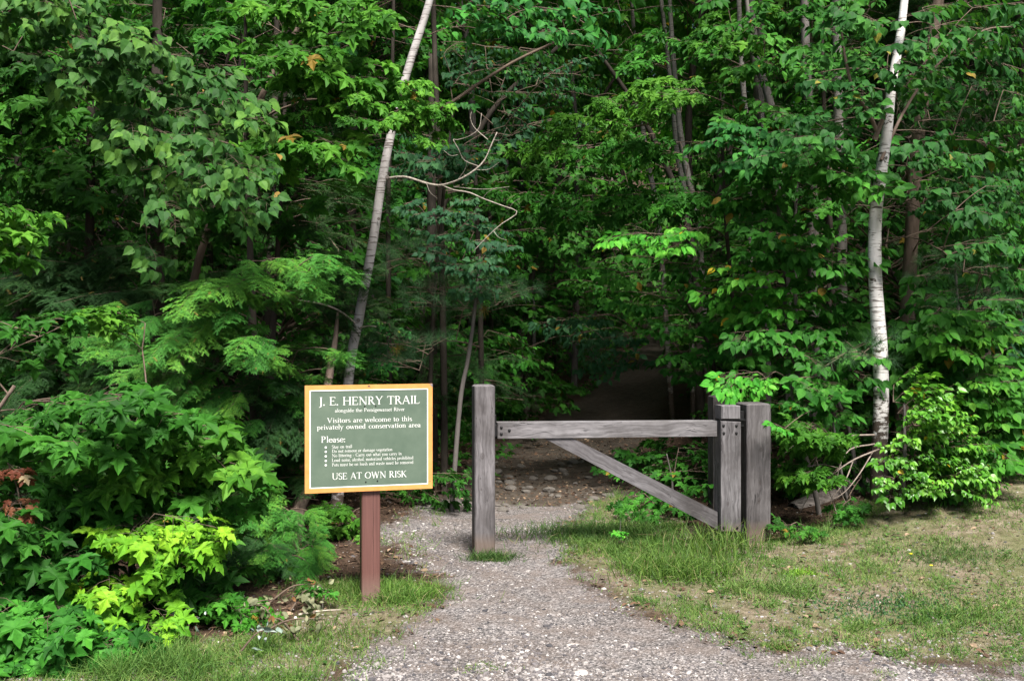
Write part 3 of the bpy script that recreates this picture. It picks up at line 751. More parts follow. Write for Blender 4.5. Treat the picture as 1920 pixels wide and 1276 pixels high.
prism(mb, [ip(926, 796), ip(926, 818), ip(932.4, 818), ip(932.4, 796)], .01, .06, AXB, bev=.002); mb.build('latch', M_STEEL, gate)
# ------------------------------------------------------------------ sign with raised serif lettering
K, TN = .125, .055     # thick and thin pen widths, cap height 1
XH = .62
def glyphs():
    """each glyph: (advance, list of strokes). strokes: ('l',x0,y0,x1,y1,w) or ('a',cx,cy,rx,ry,deg0,deg1[,kt]) ; serifs as thin lines"""
    g = {}
    def V(x, y0=0, y1=1, s0=1, s1=1, w=K):
        r = [('l', x, y0, x, y1, w)]
        if s0: r.append(('l', x - .13, y0 + .02, x + .13, y0 + .02, .045))
        if s1: r.append(('l', x - .13, y1 - .02, x + .13, y1 - .02, .045))
        return r
    def v(x, y1=XH, s0=1, fl=1, y0=0):     # lower-case stem with a flag serif on the left
        r = [('l', x, y0, x, y1, .11)]
        if s0: r.append(('l', x - .11, y0 + .02, x + .11, y0 + .02, .045))
        if fl: r.append(('l', x - .13, y1 - .06, x, y1 - .01, .05))
        return r
    H = lambda x0, x1, y, w=TN: [('l', x0, y, x1, y, w)]
    D = lambda x0, y0, x1, y1, w: [('l', x0, y0, x1, y1, w)]
    A = lambda cx, cy, rx, ry, a, b: [('a', cx, cy, rx, ry, a, b)]
    S = lambda x, y, h=.1: [('l', x - h, y, x + h, y, .045)]
    g['J'] = (.42, V(.24, -.05, 1, 0, 1) + A(.07, -.05, .17, .17, 0, -100))
    g['E'] = (.72, V(.16) + H(.16, .60, .98) + H(.16, .62, .02) + H(.16, .48, .52) + D(.60, .98, .60, .82, .05) + D(.62, .02, .65, .22, .05) + D(.48, .44, .48, .60, .05))
    g['H'] = (.95, V(.17) + V(.78) + H(.17, .78, .52))
    g['N'] = (.95, D(.17, 0, .17, 1, .055) + S(.17, .02, .12) + D(.15, 1, .78, 0, K) + D(.78, 0, .78, 1, .055) + S(.78, .98, .12) + S(.12, .98, .1))
    g['R'] = (.80, V(.17) + A(.30, .75, .24, .23, -90, 90) + H(.17, .32, .98) + H(.17, .32, .52) + D(.36, .50, .70, .0, .12) + S(.72, .02, .07))
    g['Y'] = (.85, V(.42, 0, .5, 1, 0) + D(.42, .46, .12, 1, .12) + D(.42, .46, .72, 1, .055) + S(.12, .98) + S(.72, .98))
    g['T'] = (.80, V(.40, 0, .98, 1, 0) + H(.05, .75, .97) + D(.05, .97, .04, .80, .05) + D(.75, .97, .76, .80, .05))
    g['A'] = (.88, D(.10, 0, .43, 1, .055) + D(.43, 1, .76, 0, K) + H(.24, .64, .34) + S(.10, .02) + S(.76, .02))
    g['I'] = (.36, V(.18))
    g['L'] = (.66, V(.16) + H(.16, .58, .02) + D(.58, .02, .61, .22, .05))
    g['P'] = (.70, V(.17) + A(.30, .73, .25, .25, -90, 90) + H(.17, .32, .98) + H(.17, .32, .48))
    g['V'] = (.88, D(.12, 1, .43, 0, K) + D(.43, 0, .74, 1, .055) + S(.12, .98) + S(.74, .98))
    g['S'] = (.58, A(.29, .75, .20, .23, 40, 270) + A(.29, .26, .21, .25, 90, -140) + D(.44, .90, .46, .78, .05) + D(.13, .1, .11, .26, .05))
    g['D'] = (.88, V(.17) + A(.32, .5, .42, .48, -90, 90) + H(.17, .34, .98) + H(.17, .34, .02))
    g['O'] = (.92, A(.45, .5, .38, .48, 0, 360))
    g['C'] = (.80, A(.45, .5, .38, .48, 45, 315) + D(.72, .82, .73, .66, .05))
    g['U'] = (.90, D(.17, .98, .17, .32, K) + D(.74, .98, .74, .32, .055) + A(.455, .32, .285, .31, 180, 360) + S(.17, .98, .13) + S(.74, .98, .12))
    g['W'] = (1.22, D(.12, 1, .38, 0, K) + D(.38, 0, .60, 1, .055) + D(.60, 1, .84, 0, K) + D(.84, 0, 1.08, 1, .055) + S(.12, .98) + S(.60, .98) + S(1.08, .98))
    g['K'] = (.86, V(.17) + D(.20, .44, .66, 1, .055) + D(.32, .56, .72, 0, .12) + S(.68, .98) + S(.74, .02))
    g['a'] = (.50, v(.34, .42, 1, 0) + A(.22, .40, .13, .19, 0, 150) + A(.20, .17, .13, .16, 60, 330) + D(.34, .02, .43, .04, .06))
    g['b'] = (.60, v(.14, 1, 0, 1) + A(.30, .30, .20, .29, -140, 140))
    g['c'] = (.50, A(.28, .30, .21, .29, 50, 320) + D(.42, .5, .42, .44, .07))
    g['d'] = (.60, v(.42, 1, 1, 1) + A(.26, .30, .19, .29, 40, 320))
    g['e'] = (.52, A(.28, .30, .21, .29, 10, 325) + H(.08, .48, .34, .05))
    g['g'] = (.54, A(.24, .40, .16, .19, 0, 360) + A(.25, -.12, .19, .14, 0, 360) + D(.16, .24, .12, .10, .05) + D(.12, .06, .32, .02, .06) + D(.36, .55, .48, .58, .06))
    g['h'] = (.62, v(.14, 1) + A(.30, .40, .16, .20, 0, 150) + v(.46, .42, 1, 0))
    g['i'] = (.30, v(.15) + [('a', .14, .84, .03, .03, 0, 360)])
    g['l'] = (.30, v(.15, 1))
    g['m'] = (.94, v(.14) + A(.28, .40, .15, .20, 0, 150) + v(.44, .42, 1, 0) + A(.60, .40, .16, .20, 0, 150) + v(.77, .42, 1, 0))
    g['n'] = (.62, v(.14) + A(.30, .40, .16, .20, 0, 150) + v(.46, .42, 1, 0))
    g['o'] = (.56, A(.28, .30, .21, .29, 0, 360))
    g['p'] = (.60, v(.14, XH, 1, 1, -.35) + A(.30, .30, .20, .29, -140, 140))
    g['r'] = (.42, v(.14) + A(.30, .38, .14, .20, 60, 150) + D(.36, .55, .38, .49, .08))
    g['s'] = (.42, A(.21, .45, .13, .14, 40, 270) + A(.21, .16, .14, .15, 90, -140))
    g['t'] = (.36, v(.15, .82, 0, 0, .12) + H(.03, .33, XH, .05) + A(.25, .12, .10, .11, 180, 310))
    g['u'] = (.60, v(.14, XH, 0, 1, .2) + A(.29, .2, .15, .19, 180, 340) + v(.44, XH, 1, 1))
    g['v'] = (.54, D(.08, XH, .27, 0, .11) + D(.27, 0, .46, XH, .05) + S(.08, .60, .08) + S(.46, .60, .08))
    g['w'] = (.78, D(.07, XH, .23, 0, .11) + D(.23, 0, .38, XH, .05) + D(.38, XH, .54, 0, .11) + D(.54, 0, .70, XH, .05) + S(.07, .60, .08) + S(.70, .60, .08))
    g['y'] = (.54, D(.08, XH, .27, 0, .11) + D(.46, XH, .16, -.34, .05) + S(.08, .60, .08) + S(.46, .60, .08) + D(.16, -.34, .06, -.30, .08))
    g['z'] = (.50, H(.08, .42, .59) + H(.06, .44, .03) + D(.40, .58, .08, .04, .11))
    g['.'] = (.26, A(.12, .05, .035, .035, 0, 360)); g[','] = (.26, A(.12, .05, .03, .03, 0, 360) + D(.14, .04, .08, -.12, .05))
    g[':'] = (.26, A(.12, .05, .03, .03, 0, 360) + A(.12, .48, .03, .03, 0, 360)); g['-'] = (.40, H(.06, .30, .28, .07)); g[' '] = (.40, [])
    return g
GL = glyphs()
def text_mesh(mb, s, frame, x0, x1, yb, cap, step, heavy=1.0):
    """frame(x,y,h)->world; fits s between x0 and x1 on baseline yb"""
    tot = sum(GL[c][0] for c in s); sx = (x1 - x0) / tot; x = x0; li = 0
    for c in s:
        adv, st = GL[c]
        for q in st:
            li = (li + 1) % 7; h = .0006 + li * step
            if q[0] == 'l':
                _, a, b, c_, d, w = q; p0 = np.array([x + a * sx, yb + b * cap]); p1 = np.array([x + c_ * sx, yb + d * cap])
                dd = p1 - p0; n = np.array([-dd[1], dd[0]]) / (np.linalg.norm(dd) + 1e-9) * w * heavy * (cap + sx) / 4
                V = [frame(*(p0 + n), h), frame(*(p0 - n), h), frame(*(p1 - n), h), frame(*(p1 + n), h)]; mb.add(V, [(0, 1, 2), (0, 2, 3)])
            else:
                _, cx, cy_, rx, ry, a0, a1 = q[:7]; k = max(4, int(abs(a1 - a0) / 22)); th = np.radians(np.linspace(a0, a1, k + 1)); V = []
                small = rx < .05
                for t in th:
                    w = ((.115 if rx < .35 else K) * abs(math.cos(t)) + .05 * (1 - abs(math.cos(t)))) * heavy / 2
                    if small: w = .05
                    for sgn in (1, -1):
                        V.append(frame(x + (cx + (rx + sgn * w) * math.cos(t)) * sx, yb + (cy_ + (ry + sgn * w) * math.sin(t)) * cap, h))
                F = []
                for i in range(k): F += [(2 * i, 2 * i + 1, 2 * i + 3), (2 * i, 2 * i + 3, 2 * i + 2)]
                mb.add(V, F)
        x += adv * sx
YL, YR = 5.12, 5.282
cTL, cTR, cBL, cBR = P(571.5, 722, YL), P(811, 720, YR), P(571.5, 924, YL), P(811, 916, YR)
SX = nrm((cTR - cTL) * [1, 1, 0]); SZ = np.array([0, 0, 1.]); SYv = np.cross(SZ, SX)      # SYv points away from camera
W_, H_ = float(np.dot(cTR - cTL, SX)), float((cTL[2] - cBL[2] + cTR[2] - cBR[2]) / 2)
sorg = np.array([*(cTL[:2] + (cTR[:2] - cTL[:2]) * .52), 0]); sorg[2] = gz(sorg[0], sorg[1])
sign = thing('trail_sign', 'green notice board with orange edge and white writing on a brown post', 'sign', sorg)
ZT = (cTL[2] + cTR[2]) / 2 - sorg[2]; base = cTL - sorg; base[2] = ZT
def fr(x, y, h=0.0):     # x,y in metres from the top-left corner, y up (negative down); h toward the viewer
    return base + SX * x + SZ * y - SYv * h
AXS = np.array([SX, SYv, SZ])
def orange_mat():
    m, nt, ns, L, pb = new_mat('orange_paint')
    tc = ns.new('ShaderNodeTexCoord'); no = ns.new('ShaderNodeTexNoise'); no.inputs['Scale'].default_value = 22; no.inputs['Detail'].default_value = 6; L.new(tc.outputs['Object'], no.inputs[0])
    r = ramp(ns, [(.3, (.54, .235, .06)), (.7, (.62, .29, .085))]); L.new(no.outputs[0], r.inputs[0])
    n2 = ns.new('ShaderNodeTexNoise'); n2.inputs['Scale'].default_value = 32; n2.inputs['Detail'].default_value = 3; L.new(tc.outputs['Object'], n2.inputs[0])
    r2 = ramp(ns, [(.73, (0, 0, 0)), (.76, (1, 1, 1))]); L.new(n2.outputs[0], r2.inputs[0])
    L.new(mixc(nt, r2.outputs[0], r.outputs[0], (.10, .07, .05)), pb.inputs['Base Color']); pb.inputs['Roughness'].default_value = .6
    return m
def green_mat():
    m, nt, ns, L, pb = new_mat('green_board_paint')
    tc = ns.new('ShaderNodeTexCoord'); no = ns.new('ShaderNodeTexNoise'); no.inputs['Scale'].default_value = 6; no.inputs['Detail'].default_value = 7; no.inputs['Roughness'].default_value = .65; L.new(tc.outputs['Object'], no.inputs[0])
    r = ramp(ns, [(.3, (.070, .108, .078)), (.7, (.115, .158, .118))]); L.new(no.outputs[0], r.inputs[0])
    mp = ns.new('ShaderNodeMapping'); mp.inputs['Scale'].default_value = (40, 40, 9); L.new(tc.outputs['Object'], mp.inputs[0])
    n2 = ns.new('ShaderNodeTexNoise'); n2.inputs['Scale'].default_value = 1; n2.inputs['Detail'].default_value = 3; L.new(mp.outputs[0], n2.inputs[0])
    r2 = ramp(ns, [(.70, (0, 0, 0)), (.78, (.5, .5, .5))]); L.new(n2.outputs[0], r2.inputs[0])
    L.new(mixc(nt, r2.outputs[0], r.outputs[0], (.05, .07, .055)), pb.inputs['Base Color']); pb.inputs['Roughness'].default_value = .5
    return m
M_WHITE = plain('white_paint', (.74, .76, .73), .6, 0, .05, 30)
mb = MB(); bw_ = .024
for (x0, x1, y0, y1) in ((0, W_, -bw_, 0), (0, W_, -H_, -H_ + bw_), (0, bw_, -H_ + bw_, -bw_), (W_ - bw_, W_, -H_ + bw_, -bw_)):
    box(mb, fr((x0 + x1) / 2, (y0 + y1) / 2, -.009), (x1 - x0, .018, y1 - y0), AXS, 0)
# chipped upper right corner
mb.build('border', orange_mat(), sign)
mb = MB(); box(mb, fr(W_ / 2, -H_ / 2, -.0095), (W_ - 2 * bw_, .015, H_ - 2 * bw_), AXS, 0); panel_o = mb.build('panel', green_mat(), sign)
mb = MB(); prismq = [fr(W_ - .018, .0, .001), fr(W_ + .0004, .0, .001), fr(W_ + .0004, -.017, .001), fr(W_ - .008, -.008, .001)]
mb.add(prismq, [(0, 2, 1), (0, 3, 2)]); mb.build('worn_corner', plain('bare_wood', (.22, .2, .22), .8, 0, .3, 80), sign)
mb = MB(); lw_ = .0055
for (x0, x1, y0, y1) in ((bw_, W_ - bw_, -bw_ - lw_, -bw_), (bw_, W_ - bw_, -H_ + bw_, -H_ + bw_ + lw_), (bw_, bw_ + lw_, -H_ + bw_ + lw_, -bw_ - lw_), (W_ - bw_ - lw_, W_ - bw_, -H_ + bw_ + lw_, -bw_ - lw_)):
    V = [fr(x0, y0, .0002), fr(x1, y0, .0002), fr(x1, y1, .0002), fr(x0, y1, .0002)]; mb.add(V, [(0, 1, 2), (0, 2, 3)])
mb.build('white_line', M_WHITE, panel_o)
mb = MB()
fx = lambda x, y, h: fr(x, y, h - .0015)
for (s, u0, u1, v_, cap, hv) in (("J. E. HENRY TRAIL", .106, .897, .186, .076, 1.0), ("alongside the Pemigewasset River", .23, .777, .252, .034, .95),
        ("Visitors are welcome to this", .17, .836, .349, .046, .95), ("privately owned conservation area", .092, .906, .41, .046, .95), ("Please:", .123, .313, .531, .057, 1.0),
        ("Stay on trail", .207, .364, .588, .030, .9), ("Do not remove or damage vegetation", .207, .68, .628, .030, .9), ("No littering - Carry out what you carry in", .207, .753, .670, .030, .9),
        ("Loud noise, alcohol, motorized vehicles prohibited", .207, .847, .713, .030, .9), ("Pets must be on leash and waste must be removed", .207, .847, .756, .030, .9),
        ("USE AT OWN RISK", .207, .794, .880, .060, 1.0)):
    text_mesh(mb, s, fx, u0 * W_, u1 * W_, -v_ * H_, cap * H_, .00006, hv * .95)
for v_ in (.577, .617, .659, .702, .742):
    th = np.arange(12) / 12 * 6.283; c = (.160 * W_, -v_ * H_); V = [fx(*c, .0011)] + [fx(c[0] + .0058 * math.cos(t), c[1] + .0058 * math.sin(t), .0011) for t in th]
    mb.add(V, [(0, 1 + k, 1 + (k + 1) % 12) for k in range(12)])
mb.build('lettering', M_WHITE, panel_o)
for (u, v_) in ((.462, .203), (.548, .201), (.470, .914), (.561, .908)):
    mb = MB(); disc(mb, fr(u * W_, -v_ * H_, -.002), .0042, .0022, AXS, 8, 0, .0005); mb.build('screw', M_STEEL, panel_o)
def brown_mat():
    m, nt, ns, L, pb = new_mat('brown_post_paint')
    tc = ns.new('ShaderNodeTexCoord'); mp = ns.new('ShaderNodeMapping'); mp.inputs['Scale'].default_value = (70, 70, 3); L.new(tc.outputs['Object'], mp.inputs[0])
    no = ns.new('ShaderNodeTexNoise'); no.inputs['Scale'].default_value = 1; no.inputs['Detail'].default_value = 6; L.new(mp.outputs[0], no.inputs[0])
    r = ramp(ns, [(.3, (.095, .040, .034)), (.7, (.14, .062, .053))]); L.new(no.outputs[0], r.inputs[0])
    n2 = ns.new('ShaderNodeTexNoise'); n2.inputs['Scale'].default_value = 30; n2.inputs['Detail'].default_value = 4
    mp2 = ns.new('ShaderNodeMapping'); mp2.inputs['Scale'].default_value = (1, 1, .35); L.new(tc.outputs['Object'], mp2.inputs[0]); L.new(mp2.outputs[0], n2.inputs[0])
    r2 = ramp(ns, [(.745, (0, 0, 0)), (.765, (1, 1, 1))]); L.new(n2.outputs[0], r2.inputs[0])
    c = mixc(nt, r2.outputs[0], r.outputs[0], (.42, .36, .33))
    sx = ns.new('ShaderNodeSeparateXYZ'); L.new(tc.outputs['Object'], sx.inputs[0]); mr = ns.new('ShaderNodeMapRange'); mr.inputs[1].default_value = .16; mr.inputs[2].default_value = 0; L.new(sx.outputs[2], mr.inputs[0])
    c = mixc(nt, mr.outputs[0], c, (.18, .12, .10))
    L.new(c, pb.inputs['Base Color']); pb.inputs['Roughness'].default_value = .55
    bp = ns.new('ShaderNodeBump'); bp.inputs['Strength'].default_value = .4; bp.inputs['Distance'].default_value = .003; L.new(no.outputs[0], bp.inputs['Height']); L.new(bp.outputs[0], pb.inputs['Normal'])
    return m
uL, uR = (677 - 571.5) / 239.5 * W_, (712 - 571.5) / 239.5 * W_
mb = MB(); zc = (ZT - .05) / 2 - .06
box(mb, fr((uL + uR) / 2, 0, -.019 - .055) * [1, 1, 0] + [0, 0, zc], (uR - uL, .11, ZT - .05 + .12), AXS, 0, .005)
pc = fr((uL + uR) / 2, 0, -.016) * [1, 1, 0]
post_o = mb.build('post', brown_mat(), sign)
# narrow drying crack down the post front
mb = MB(); xk = uL + (uR - uL) * .62; V = []; n = 26
for i in range(n):
    z = -ZT * 0 + .12 + i * (ZT - .62) / n * 1.0; wv = .0035 * math.sin(i * .9) * .3
    for s in (1, -1): V.append(fr(xk + wv + s * .0011 * (1 - abs(i / n - .5)), 0, -.0186) * [1, 1, 0] + [0, 0, z])
mb.add(V, [t for i in range(n - 1) for t in ((2 * i, 2 * i + 1, 2 * i + 3), (2 * i, 2 * i + 3, 2 * i + 2))]); mb.build('crack', plain('crack_gap', (.03, .014, .012), .9), post_o)
# ------------------------------------------------------------------ bark and leaf materials
B_PALE = bark_mat('pale_bark', (.26, .245, .24), (.50, .475, .47), 9, .5, .8, ((.12, .10, .095), .58, .68), .4)
B_BIRCH = bark_mat('white_birch_bark', (.50, .48, .47), (.74, .72, .715), 7, .6, .75, ((.12, .10, .09), .60, .58), .4)
B_GREY = bark_mat('grey_bark', (.06, .055, .05), (.17, .155, .145), 8, .25)
B_DARK = bark_mat('dark_bark', (.018, .015, .012), (.07, .058, .048), 10, .25)
B_BROWN = bark_mat('brown_bark', (.10, .07, .055), (.25, .19, .155), 12, .3)
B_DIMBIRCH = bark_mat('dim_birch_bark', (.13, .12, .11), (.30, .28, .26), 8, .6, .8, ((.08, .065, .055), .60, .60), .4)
M_TWIG = plain('twig_bark', (.105, .075, .055), .85, 0, .35, 40)
M_PALETWIG = plain('dead_twig', (.36, .31, .26), .85, 0, .3, 40)
L_MAPLE = leaf_mat('maple_leaf', (.016, .075, .010), (.034, .145, .016), (.072, .26, .028), oddp=.99)
L_MAPLEB = leaf_mat('bright_maple_leaf', (.030, .13, .012), (.064, .235, .020), (.13, .36, .035), oddp=.99)
L_MAPLEY = leaf_mat('yellow_green_maple_leaf', (.06, .19, .012), (.125, .31, .018), (.26, .47, .03), oddp=.99)
L_BIRCHG = leaf_mat('grey_green_birch_leaf', (.022, .080, .018), (.045, .135, .026), (.105, .24, .038), odd=(.32, .20, .05), oddp=.965, trans=.25)
L_BIRCH = leaf_mat('birch_leaf', (.014, .08, .018), (.030, .145, .028), (.065, .25, .038), odd=(.3, .30, .05), oddp=.975)
L_BIRCHD = leaf_mat('deep_birch_leaf', (.018, .07, .032), (.03, .105, .045), (.05, .15, .05))
L_OVAL = leaf_mat('broad_leaf', (.016, .085, .010), (.037, .155, .017), (.078, .26, .030))
L_OVALB = leaf_mat('bright_broad_leaf', (.035, .18, .018), (.07, .29, .026), (.15, .42, .045), odd=(.50, .36, .02), oddp=.99)
L_GLOSS = leaf_mat('glossy_bush_leaf', (.05, .20, .016), (.105, .34, .026), (.22, .52, .05), odd=(.7, .5, .03), oddp=.985, spec=.5, rough=.4)
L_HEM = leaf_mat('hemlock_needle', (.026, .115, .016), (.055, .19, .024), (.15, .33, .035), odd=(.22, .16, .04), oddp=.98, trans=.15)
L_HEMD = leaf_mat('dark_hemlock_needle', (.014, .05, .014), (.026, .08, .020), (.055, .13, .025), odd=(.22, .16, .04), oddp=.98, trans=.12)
L_PINE = leaf_mat('pine_needle', (.03, .085, .035), (.05, .125, .05), (.09, .18, .06), trans=.12)
L_RED = leaf_mat('withered_red_leaf', (.10, .025, .015), (.17, .05, .03), (.30, .14, .07), odd=(.5, .4, .25), oddp=.9)
L_WILT = leaf_mat('withered_leaf', (.16, .17, .09), (.24, .25, .15), (.34, .34, .22), odd=(.3, .15, .07), oddp=.9)

M_DEADB = bark_mat('dead_branch_bark', (.16, .14, .115), (.40, .36, .31), 30, 1)
def in_poly(poly, n, rg):
    poly = np.array(poly, float); lo, hi = poly.min(0), poly.max(0); out = []
    best = np.zeros((0, 2)); tries = 0
    A = max(1.0, (hi - lo).prod()); dmin = .55 * math.sqrt(A / max(n, 1))
    while len(out) < n and tries < n * 60:
        tries += 1; p = rg.uniform(lo, hi)
        if poly_sd([tuple(q) for q in poly], np.array([p[0]]), np.array([p[1]]))[0] < 0: continue
        if out and dmin > 0 and np.min(np.hypot(*(np.array(out) - p).T)) < dmin: dmin *= .985; continue
        out.append(p)
    return np.array(out)

def limb(mb, a, b, r0, r1, sag=.08, n=5, m=1, sides=4):
    a = np.array(a, float); b = np.array(b, float); t = np.linspace(0, 1, n)[:, None]
    L = np.linalg.norm(b - a); pts = a + (b - a) * t + np.array([0, 0, 1]) * (np.sin(t * math.pi) * sag * L) + R.normal(0, .012 * L, 3) * np.sin(t * math.pi)
    tube(mb, pts, np.linspace(r0, r1, n), sides, m)
    return pts

def plant(name, label, cat, base, trunk, leafm, regions, bark=B_GREY, group=None, crown='crown', trunkname='trunk', twig=None, sides=10, rough=.06):
    """trunk: list of ((x,y,z), r); regions: list of dict(poly, n, Y, kind, s, dir, mat)"""
    base = np.array([base[0], base[1], float(gz(base[0], base[1])) if len(base) < 3 else base[2]])
    t = thing(name, label, cat, base, group); TREES.append((base[0], base[1]))
    pts = np.array([p for p, r in trunk], float); rad = np.array([r for p, r in trunk])
    n = max(8, int(len(pts) * 7)); sp = smooth_path(pts, n); rr = np.interp(np.linspace(0, len(pts) - 1, n), range(len(pts)), rad)
    mb = MB(); tube(mb, sp - base, rr, sides, 0, rough=rough); mb.build(trunkname, bark, t)
    groups = {}
    nodes = [(p, 0.0) for p in sp]
    for rgd in regions:
        m_ = rgd.get('mat', leafm); kind = rgd['kind']; key = m_.name
        mb = groups.setdefault(key, (MB(), m_))[0]
        uv = in_poly(rgd['poly'], rgd['n'], R)
        Y = R.uniform(*rgd['Y'], len(uv)); Tg = np.array([P(u, v, y) for (u, v), y in zip(uv, Y)])
        if len(Tg) == 0: continue
        Tg[:, 2] = np.maximum(Tg[:, 2], gz(Tg[:, 0], Tg[:, 1]) + .1)
        sc_ = R.uniform(*rgd.get('s', (.8, 1.15)), len(Tg))
        # direction: away from the trunk, and out toward the clearing
        ax = np.array([sp[np.argmin(np.abs(sp[:, 2] - (q[2] - .3)))] for q in Tg])
        d = Tg - ax; d[:, 2] *= .3; d = nrm(d) + np.array(rgd.get('dir', (0, -.7, 0))) + R.normal(0, .38, d.shape) * [1, 1, .45]; d = nrm(d)
        d[:, 2] = np.clip(d[:, 2], -.45, .35) + rgd.get('lift', 0); d = nrm(d)
        O = Tg - d * .25 * sc_[:, None]
        put_sprays(mb, kind, O - base, d, sc_)
        order = np.argsort([np.min(np.linalg.norm(sp - o, axis=1)) for o in O])
        for i in order:
            o = O[i]; best = None
            N = np.array([q[0] for q in nodes]); dz = N[:, 2] - o[2]
            cost = np.linalg.norm(N - o, axis=1) + np.maximum(dz, 0) * rgd.get('above', 1.0) - 0
            dv = nrm(o - N) @ d[i]; cost = cost * (1.3 - .3 * dv); j = int(np.argmin(cost)); a = N[j]; L = np.linalg.norm(o - a)
            r0 = min(.014, .004 + L * .006) if nodes[j][1] == 0 else .0045
            pts_ = limb(mb, a - base, o - base, r0, .003, rgd.get('sag', .05))
            for q in pts_[1:]: nodes.append((q + base, 1.0))
    for i, (mb, m_) in enumerate(groups.values()):
        mb.build(crown, [m_, twig or M_TWIG], t)
    return t
def rg(poly, n, Y, kind, **k): return dict(poly=poly, n=n, Y=Y, kind=kind, **k)
def trunk_px(lst): return [(P(u, v, Y), w / 2 / FPX * Y) for (u, v, Y, w) in lst]

# --- leaning pale tree behind the notice board
tp = trunk_px([(628, 985, 7.3, 24), (655, 700, 7.3, 18), (672, 600, 7.3, 18.5), (698, 460, 7.3, 17), (716, 340, 7.3, 17), (738, 230, 7.3, 15.5), (768, 120, 7.3, 15), (806, 0, 7.3, 14), (850, -180, 7.3, 13), (880, -420, 7.3, 12)])
lean = plant('leaning_tree', 'slender pale-barked tree leaning to the right behind the notice board', 'tree', (tp[0][0][0], tp[0][0][1]), tp, L_BIRCH,
    [rg([(850, -40), (1120, -60), (1150, 60), (900, 60), (845, 60)], 14, (6.9, 7.6), 'birch', s=(.7, 1)),
     rg([(700, -200), (1000, -200), (1000, -60), (720, -60)], 12, (7.5, 8.4), 'birch'),
     rg([(560, 20), (700, 20), (690, 150), (560, 170)], 3, (7.2, 7.6), 'birch', s=(.5, .7))], bark=B_PALE, sides=14, rough=.04)
lb = np.array(lean.location)
def pxl(pts, w0, w1, mb, base, Y, sides=5, m=0, n=24):
    q = smooth_path([P(u, v, y if y else Y) for (u, v, y) in pts], n); tube(mb, q - base, np.linspace(w0, w1, n) / 2 / FPX * Y, sides, m, rough=.15)
mb = MB()
pxl([(722, 335, 7.3), (760, 332, 7.15), (800, 344, 7.0), (830, 347, 6.9), (870, 332, 6.8), (905, 305, 6.8), (922, 270, 6.8), (932, 248, 6.8)], 6, 2, mb, lb, 7)
pxl([(829, 347, 6.9), (850, 356, 6.85), (880, 361, 6.8), (905, 372, 6.8), (940, 385, 6.8), (970, 398, 6.8), (940, 420, 6.75), (912, 445, 6.75), (885, 474, 6.75)], 3.2, 1.4, mb, lb, 6.9)
pxl([(898, 312, 6.8), (870, 300, 6.8), (860, 280, 6.75), (850, 262, 6.75), (858, 262, 6.75), (880, 255, 6.7), (898, 240, 6.7), (903, 212, 6.7)], 1.9, 1.1, mb, lb, 6.9)
pxl([(915, 262, 6.8), (890, 240, 6.85), (882, 222, 6.85), (884, 210, 6.85)], 2, 1.2, mb, lb, 6.9, n=12)
for (a_, b_, c_) in (((860, 335), (872, 318), (876, 300)), ((890, 318), (915, 318), (935, 305)), ((925, 262), (938, 262), (950, 240)), ((905, 372), (915, 360), (932, 352)), ((955, 392), (962, 380), (975, 372)), ((925, 432), (935, 445), (950, 450)), ((800, 344), (806, 360), (820, 372)), ((858, 290), (845, 292), (832, 282)), ((850, 350), (905, 355), (955, 350))):
    pxl([(*a_, 6.85), (*b_, 6.8), (*c_, 6.75)], 1.5, .7, mb, lb, 6.8, sides=3, n=6)
mb.build('dead_branch', M_DEADB, lean)
mb = MB(); pxl([(665, 605, 7.25), (640, 585, 7.1), (612, 572, 7.0), (580, 565, 6.9), (548, 560, 6.85), (533, 552, 6.8)], 4.5, 1.8, mb, lb, 7)
pxl([(672, 615, 7.3), (690, 611, 7.2), (705, 612, 7.1)], 4, 2, mb, lb, 7, n=8); mb.build('branch', M_PALETWIG, lean)
mb = MB(); pxl([(768, 200, 7.6), (830, 200, 7.6), (905, 152, 7.6), (975, 110, 7.6), (1080, 62, 7.6)], 8, 5, mb, lb, 7.6); mb.build('branch', M_TWIG, lean)
# branch collars and scars
M_SCAR = plain('bark_scar', (.14, .12, .11), .9, 0, .4, 60)
for (u, v, s) in ((668, 600, 8), (695, 555, 6), (706, 410, 6), (779, 90, 5), (722, 332, 8), (742, 205, 5)):
    mb = MB(); c = P(u + 4, v, 7.3 - .045) - lb; disc(mb, c, s / 2 / FPX * 7.3, .006, np.eye(3), 8); mb.build('scar', M_SCAR, lean)

